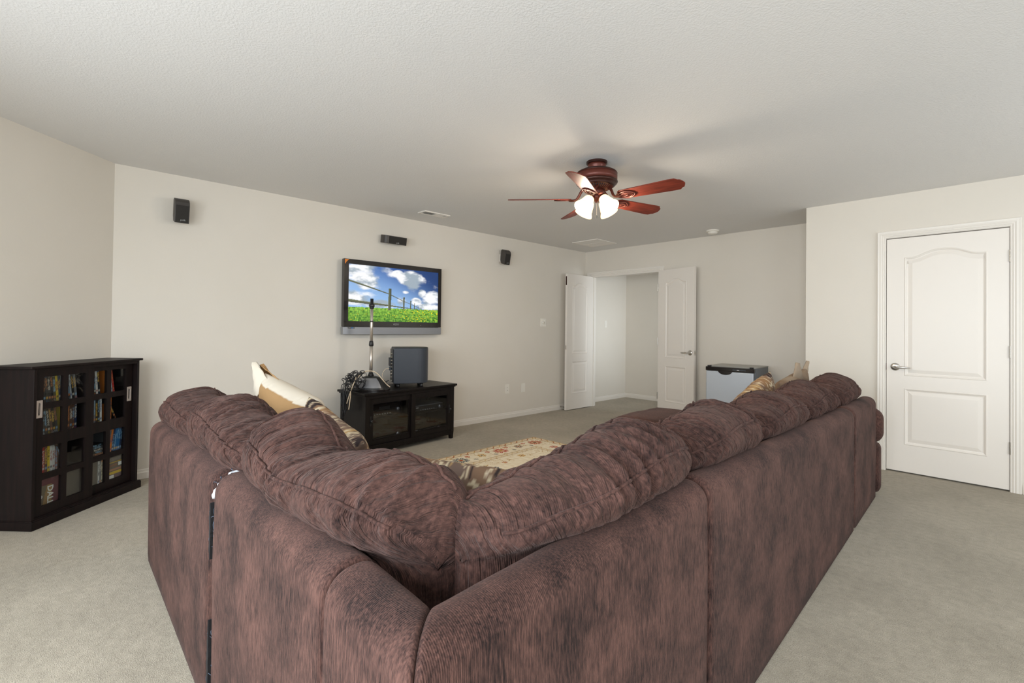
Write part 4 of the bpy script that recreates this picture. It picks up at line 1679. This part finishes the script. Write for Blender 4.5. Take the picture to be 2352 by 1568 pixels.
for k in range(5):
    a = radians(6 + 72 * k)
    mt = Matrix.Rotation(a, 4, 'Z') @ Matrix.Translation((0, 0, ZB)) @ Matrix.Rotation(radians(-16), 4, 'X')
    w0, w1 = .055, .068
    out = [(.185, -w0 * .75), (.205, -w0), (.56, -w1), (.600, -w1 * .97), (.618, -w1 * .70), (.632, -w1 * .62), (.645, -w1 * .25),
           (.650, 0), (.645, w1 * .25), (.632, w1 * .62), (.618, w1 * .70), (.600, w1 * .97), (.56, w1), (.205, w0), (.185, w0 * .75)]
    bl = MB().prism(out, 0, .006).build('blade', 'blade', fan, .0015)
    bl.matrix_local = mt
    ir = MB()
    ir.tube(catmull([(.085, 0, .080), (.11, 0, .058), (.135, 0, .012), (.16, 0, -.006), (.20, 0, -.006)], 14), [.010] * 8 + [.009] * 6, 8)
    spiral = [(.235 + (.008 + .0062 * q * .35) * cos(q * .55) * 1.5, (.006 + .0058 * q * .35) * sin(q * .55), -.006) for q in range(20)]
    ir.tube(catmull(spiral, 46), .0048, 6)
    for s in (1, -1):
        ir.tube(catmull([(.17, 0, -.005), (.20, s * .030, -.005), (.245, s * .044, -.005), (.285, s * .026, -.005), (.305, 0, -.005)], 22), .0052, 6)
    ir.prism([(.19, -.034), (.25, -.042), (.29, -.02), (.305, 0), (.29, .02), (.25, .042), (.19, .034)], -.004, 0)
    io = ir.build('blade_iron', 'motor', fan, smooth=True)
    io.matrix_local = mt
for k in range(4):
    az = radians(-98 + 90 * k)
    d = Vector((cos(az), sin(az), 0))
    tilt = radians(40)
    zdir = (d * sin(tilt) + Vector((0, 0, -1)) * cos(tilt)).normalized()
    xdir = Vector((-sin(az), cos(az), 0))
    neck = d * .058 + Vector((0, 0, 2.172))
    mt = frame3(neck, xdir, zdir.cross(xdir))
    MB().tube([d * .03 + Vector((0, 0, 2.180)), d * .048 + Vector((0, 0, 2.180)), neck], .011, 10).build('lamp_arm', 'motor', fan, smooth=True)
    MB().lathe([(.016, -.012), (.029, -.004), (.031, .016), (.027, .018)], 24, mt, cap=False).build('lamp_holder', 'motor', fan, smooth=True)
    prof = [(.026, .006), (.034, .014), (.040, .03), (.044, .05), (.048, .068), (.052, .076), (.050, .080), (.056, .094), (.066, .110), (.069, .120)]
    inner = [(r - .003, z) for r, z in reversed(prof)]
    sh = MB().lathe(prof + inner, 32, mt, cap=False).build('lamp_shade', 'lampglass', fan, smooth=True)
    MB().lathe([(.010, .02), (.012, .04), (.022, .062), (.024, .078), (.016, .094), (.002, .100)], 20, mt).build('bulb', 'bulb', sh, smooth=True)
    ld = bpy.data.lights.new('fan_bulb', 'POINT')
    ld.energy = 12.0
    ld.color = (1.0, 0.86, 0.68)
    ld.shadow_soft_size = .045
    lo = bpy.data.objects.new('fan_bulb', ld)
    COL.objects.link(lo)
    lo.location = Vector((-2.109, 2.84, 0)) + neck + zdir * .112
ch = MB().tube([(.012, -.012, 2.145), (.012, -.012, 2.045)], .0013, 5).build('pull_chain', 'chrome', fan)
MB().lathe([(.001, -.013), (.009, -.010), (.014, 0), (.009, .010), (.001, .013)], 10, Matrix.Translation((.012, -.012, 2.035))).build('crystal_knob', 'clear', ch)

# ------------------------------------------------------------------ disc cabinet in the left corner
CA = math.atan2(.710, -.704)
CO = Vector((-3.945, -.088, 0))
cb = thing('disc_cabinet', 'espresso disc cabinet with two sliding paned doors standing against the angled wall', 'cabinet', CO, CA)
# local x along the front to the right, y towards the wall
BX0, BX1, BD = .002, .764, .255
MB().prism([(-.028, -.006), (.780, -.006), (.780, .27), (-.028, .27)], .946, .962).build('top', 'cabwood', cb, .004)
MB().box(-.004, .790, 0, .26, 0, .050).build('plinth', 'cabwood', cb, .004)
MB().box(-.001, .786, .004, .255, .050, .056).build('plinth_lip', 'cabwood', cb, .002)
for x0 in (BX0, BX1 - .018):
    MB().box(x0, x0 + .018, .010, BD, .056, .946).build('side_panel', 'cabwood', cb, .0015)
MB().box(BX0 + .018, BX1 - .018, BD - .008, BD, .056, .946).build('back_panel', 'cabwood', cb)
MB().box(BX0 + .018, BX1 - .018, .012, .07, .925, .946).build('top_track', 'cabwood', cb)
MB().box(BX0 + .018, BX1 - .018, .012, .018, .056, .066).build('bottom_track', 'cabwood', cb)
MB().box(BX0 + .018, BX1 - .018, .038, .043, .056, .064).build('bottom_track', 'cabwood', cb)
MB().box(.384, .392, 0.064, BD - .008, .056, .946).build('divider', 'cabwood', cb)
SHELF = (.098, .296, .530, .724)
for z in SHELF:
    for x0, x1 in ((BX0 + .018, .384), (.392, BX1 - .018)):
        MB().box(x0, x1, 0.064, BD - .008, z - .014, z).build('shelf', 'cabwood', cb)


def rounded_rect(x0, x1, z0, z1, r, n=4):
    pts = []
    for cx, cz, a0 in ((x1 - r, z0 + r, -90), (x1 - r, z1 - r, 0), (x0 + r, z1 - r, 90), (x0 + r, z0 + r, 180)):
        for k in range(n + 1):
            a = radians(a0 + 90 * k / n)
            pts.append((cx + r * cos(a), cz + r * sin(a)))
    return pts


def cab_door(x0, x1, y0, panes_x, handle):
    th = .018
    rows = [(.119, .277), (.313, .472), (.543, .700), (.736, .893)]
    loops = [rounded_rect(a, c, z0, z1, .007) for a, c in panes_x for z0, z1 in rows]
    bm = bmesh.new()
    for y in (y0, y0 + th):
        edges = []
        for loop in [[(x0, .066), (x1, .066), (x1, .928), (x0, .928)]] + loops:
            vv = [bm.verts.new((x, y, z)) for x, z in loop]
            edges += [bm.edges.new((vv[i], vv[(i + 1) % len(vv)])) for i in range(len(vv))]
        bmesh.ops.triangle_fill(bm, use_beauty=True, use_dissolve=False, edges=edges)
    me = bpy.data.meshes.new('tmp')
    bm.to_mesh(me)
    bm.free()
    d = MB()
    d.add([tuple(v.co) for v in me.vertices], [tuple(p.vertices) for p in me.polygons])
    for loop in [[(x0, .066), (x1, .066), (x1, .928), (x0, .928)]] + loops:
        n = len(loop)
        d.add([(x, y0, z) for x, z in loop] + [(x, y0 + th, z) for x, z in loop], [(i, (i + 1) % n, n + (i + 1) % n, n + i) for i in range(n)])
    o = link('sliding_door', d.mesh('sliding_door'), 'cabwood', cb)
    for a, c in panes_x:
        for z0, z1 in rows:
            MB().box(a - .003, c + .003, y0 + .009, y0 + .012, z0 - .003, z1 + .003).build('pane', 'glass', o)
    h0, h1 = handle
    pl_ = MB()
    z0, z1 = .652, .756
    ring_o = rounded_rect(h0, h1, z0, z1, .003)
    ring_i = rounded_rect(h0 + .011, h1 - .011, z0 + .014, z1 - .014, (h1 - h0) / 2 - .0115)
    n = len(ring_o)
    pl_.add([(x, y0 - .0015, z) for x, z in ring_o] + [(x, y0 - .0015, z) for x, z in ring_i], [(i, (i + 1) % n, n + (i + 1) % n, n + i) for i in range(n)])
    pl_.add([(x, y0 - .0015, z) for x, z in ring_o] + [(x, y0 + .001, z) for x, z in ring_o], [(i, (i + 1) % n, n + (i + 1) % n, n + i) for i in range(n)])
    ho = pl_.build('handle_plate', 'satin', o)
    rc = MB()
    rc.add([(x, y0 - .0015, z) for x, z in ring_i] + [(x * .9 + (h0 + h1) / 2 * .1, y0 + .0, z * .97 + .704 * .03) for x, z in ring_i], [(i, (i + 1) % n, n + (i + 1) % n, n + i) for i in range(n)] + [tuple(n + i for i in range(n))])
    rc.build('finger_recess', 'satin', o)
    return o


cab_door(.022, .405, .020, ((.069, .190), (.224, .345)), (.026, .063))
cab_door(.356, .742, .044, ((.407, .528), (.562, .683)), (.696, .733))

PAL = dict(dk=('dark grey', lin(52, 52, 54)), bk=('black', lin(24, 24, 27)), bl=('blue', lin(38, 96, 150)), db=('dark blue', lin(28, 48, 82)), yl=('yellow', lin(222, 190, 44)),
           wh=('white', lin(206, 206, 204)), rd=('red', lin(172, 36, 34)), og=('orange', lin(214, 122, 44)), br=('brown', lin(92, 66, 54)), tl=('teal', lin(52, 96, 98)), be=('beige', lin(200, 188, 162)),
           gy=('grey', lin(112, 114, 118)), ol=('olive', lin(84, 80, 58)), sv=('silver', lin(168, 176, 184)), pk=('dusty pink', lin(160, 110, 100)), mr=('maroon', lin(108, 38, 56)), tp=('taupe', lin(104, 96, 86)))
ORD = ['first', 'second', 'third', 'fourth', 'fifth', 'sixth', 'seventh', 'eighth', 'ninth', 'tenth', 'eleventh', 'twelfth']
ROWN = ['bottom', 'lower middle', 'upper middle', 'top']
COLN = ['outer left', 'inner left', 'inner right', 'outer right']
cab_m = Matrix.Translation(CO) @ Matrix.Rotation(CA, 4, 'Z')
disc_count = [0]


def disc_mesh(key, w, h, d, seed):
    """disc case: spine grid at the front carries its printed title"""
    rr = random.Random(seed)
    base = PAL[key][1]
    vs, fs, cs = [], [], []
    nx, nzz = 4, 26
    lightbase = sum(base[:3]) > .75
    inks = [lin(30, 30, 34), lin(150, 40, 36), lin(40, 70, 130)] if lightbase else [lin(206, 200, 188), lin(214, 170, 70), lin(130, 170, 200), lin(190, 120, 70)]
    ink = rr.choice(inks)
    ink2 = rr.choice(inks)
    t0 = rr.randrange(3, 8)
    t1 = t0 + rr.randrange(8, 14)
    art = rr.random() < .35
    accent = rr.choice(list(PAL.values()))[1]
    for j_ in range(nzz + 1):
        for i_ in range(nx + 1):
            vs.append((w * i_ / nx, 0, h * j_ / nzz))
            c = base
            jj = nzz - j_
            if t0 <= jj <= t1 and 0 < i_ < nx and rr.random() < .62:
                c = mixc(base, ink, .75)
            elif jj in (21, 22) and i_ in (1, 2, 3):
                c = mixc(base, ink2, .8)
            elif jj > 23 and rr.random() < .5:
                c = mixc(base, accent, .45)
            elif art and jj < 3:
                c = mixc(base, accent, .7)
            cs.append(c)
    for j_ in range(nzz):
        for i_ in range(nx):
            a = j_ * (nx + 1) + i_
            fs.append((a, a + 1, a + nx + 2, a + nx + 1))
    o = len(vs)
    vs += [(0, 0, 0), (w, 0, 0), (w, 0, h), (0, 0, h), (0, d, 0), (w, d, 0), (w, d, h), (0, d, h)]
    cs += [tuple(k * .8 for k in base[:3])] * 8
    fs += [(o, o + 4, o + 5, o + 1), (o + 1, o + 5, o + 6, o + 2), (o + 2, o + 6, o + 7, o + 3), (o + 3, o + 7, o + 4, o), (o + 4, o + 7, o + 6, o + 5)]
    me = bpy.data.meshes.new('disc_case')
    me.from_pydata(vs, [], fs)
    set_cols(me, cs)
    me.materials.append(M['print_'])
    return me


def put_disc(key, col, row, n, x, z, w, h, rot, label, y=.066, d=.135, flat=False):
    me = disc_mesh(key, w, h, d, disc_count[0] * 7 + 3)
    disc_count[0] += 1
    o = bpy.data.objects.new('disc_case', me)
    COL.objects.link(o)
    o.matrix_world = cab_m @ Matrix.Translation((x, y, z)) @ Matrix.Rotation(radians(rot), 4, 'Y')
    tag(o, label, 'disc case', 'disc cases in the cabinet')
    return o


CELL_X = ((.078, .235), (.232, .376), (.402, .545), (.556, .742))
LAY = {
    (0, 3): 'dk dk bk dk dk bk ol yl db', (1, 3): 'wh be bk sv bk gy', (2, 3): 'og tl bk bk wh bk', (3, 3): 'og gy sv rd',
    (0, 2): 'pk br dk dk bk br bk dk', (1, 2): 'yl br br br br db', (2, 2): 'br br bk gy bk dk wh', (3, 2): 'og bk',
    (0, 1): 'dk db rd br yl wh wh pk', (1, 1): 'br', (2, 1): '', (3, 1): 'gy og db bl bl bl db',
    (0, 0): '', (1, 0): '', (2, 0): '', (3, 0): '',
}
LEAN = {(0, 3): -5, (1, 3): -7, (2, 3): -5, (3, 3): -9, (0, 2): -7, (1, 2): 0, (2, 2): -1, (3, 2): 0, (0, 1): -1, (3, 1): 7}
for (c, r), keys in LAY.items():
    z = SHELF[r] + .0015
    x = CELL_X[c][0] + .004
    lean = LEAN.get((c, r), 0)
    if lean > 0:
        x += .004
    if lean < 0:
        pass
    last = None
    for n, key in enumerate(keys.split()):
        w = .0148 if key not in ('sv',) else .009
        if c == 1 and r == 3:
            w = .016 if key != 'sv' else .010
        h = .178 if r in (3, 2, 0, 1) else .19
        h = min(h, .176)
        rot = lean
        xx = x
        if (c, r) == (3, 2):
            rot, xx = (0, x + .008) if n == 0 else (-24, x + .034)
            w = .024 if n == 0 else .016
            h = .176 if n == 0 else .172
        if (c, r) == (1, 1):
            rot, xx, h = -24, x + .018, .17
        if rot < 0:
            # leaning left at the top: it stands on its lower left corner... shift so that tops stay in the bay
            pass
        zz = z + (w * sin(radians(abs(rot))) if rot > 0 else 0)
        lab = '%s disc case, %s from left, behind %s pane of %s column' % (PAL[key][0], ORD[n], ROWN[r], COLN[c])
        # rotation about y by a negative angle tips the top to the left
        off = (.176 * sin(radians(-lean)) if lean < 0 and (c, r) not in ((3, 2), (1, 1)) else 0)
        if rot < 0:
            off = h * sin(radians(-rot)) if (c, r) not in ((3, 2), (1, 1)) else off
        put_disc(key, c, r, n, xx, zz + (w * sin(radians(-rot)) if rot < 0 else 0), w, h, rot, lab)
        x += w / cos(radians(lean)) + .0012
# flat stack behind the lower middle pane of the inner right column
z = SHELF[1] + .0015
for n, key in enumerate('dk br bk bk dk bk'.split()):
    me = disc_mesh(key, .0148, .135, .135, 900 + n)
    o = bpy.data.objects.new('disc_case', me)
    COL.objects.link(o)
    o.matrix_world = cab_m @ Matrix.Translation((.414, .066, z + .0148)) @ Matrix.Rotation(radians(90), 4, 'Y')
    tag(o, '%s disc case lying flat, %s from bottom of the stack, inner right column' % (PAL[key][0], ORD[n]), 'disc case', 'disc cases in the cabinet')
    z += .0153


def box_set(label, x0, x1, z, h, key, name='boxed_set', y=.066, d=.12):
    t = thing(name, label, 'boxed set', cab_m @ Vector((x0, y, z)), CA)
    mm = plain(name + '_card_' + key, PAL[key][1], .5)
    MB().box(0, x1 - x0, 0, d, 0, h).build('card_case', mm, t, .001)
    return t


zb = SHELF[0] + .001
t = box_set('maroon boxed disc set lettered sideways behind the bottom pane of the outer left column', .084, .240, zb, .185, 'mr')
MB().box(.004, .092, -.0012, 0, .004, .125).build('picture_panel', plain('sepia_print', lin(112, 98, 78), .5), t)
MB().prism([(.035, .004), (.09, .004), (.09, .125), (.06, .125), (.048, .07)], -.0020, -.0012, 'y').build('picture_panel', plain('ochre_print', lin(156, 122, 74), .5), t)
MB().prism([(.006, .035), (.028, .05), (.034, .06), (.03, .07), (.012, .06)], -.0026, -.0012, 'y').build('picture_panel', 'white', t)
text('title_lettering', 'DALLAS', .050, 'white', t, frame3((.0795, -.0023, .118), (0, 0, -1), (1, 0, 0)), .0006, 'LEFT', .0012)
text('title_lettering', 'SE', .030, plain('maroon_print', lin(140, 60, 82), .5), t, frame3((.095, -.0008, .160), (0, 0, -1), (1, 0, 0)), .0004, 'CENTER')
box_set('plain taupe box filling the bottom pane of the inner left column', .246, .377, zb, .187, 'tp', 'storage_box')
t = box_set('dark taupe box with a white spine beside it behind the bottom inner right pane', .414, .492, zb, .186, 'tp', 'storage_box')
MB().box(.018, .022, -.001, 0, .13, .165).build('print_mark', 'greyprint', t)
for n, key in enumerate('wh gy be db yl'.split()):
    put_disc(key, 2, 0, n, .496 + .0125 * n, zb, .0118, .176 if n < 3 else .14, 0, '%s case, %s right of the taupe box behind the bottom inner right pane' % (PAL[key][0], ORD[n]))
t = box_set('brown boxed set with a yellow stripe behind the bottom pane of the outer right column', .574, .722, zb, .180, 'tp')
MB().box(.0, .150, -.0012, 0, .048, .066).build('stripe', plain('yellow_print', lin(214, 178, 40), .5), t)
MB().box(.0, .130, -.0012, 0, .128, .134).build('stripe', plain('yellow_print_thin', lin(196, 158, 50), .5), t)
MB().box(.0, .105, -.0012, 0, .140, .164).build('picture_panel', 'gy' if False else plain('grey_card', lin(120, 112, 106), .5), t)
MB().box(.0, .150, -.0008, 0, .004, .046).build('picture_panel', plain('mauve_print', lin(112, 88, 90), .5), t)
MB().box(.085, .128, -.0014, 0, .100, .124).build('print_mark', 'white', t)
MB().box(.010, .075, -.0014, 0, .100, .120).build('print_mark', plain('brown_print', lin(132, 96, 74), .5), t)
MB().box(.006, .110, -.0014, 0, .072, .086).build('print_mark', plain('rust_print', lin(170, 120, 92), .5), t)
MB().box(.0, .048, -.0016, 0, .020, .042).build('print_mark', 'white', t)
MB().box(.120, .132, -.0014, 0, .148, .160).build('print_mark', 'white', t)
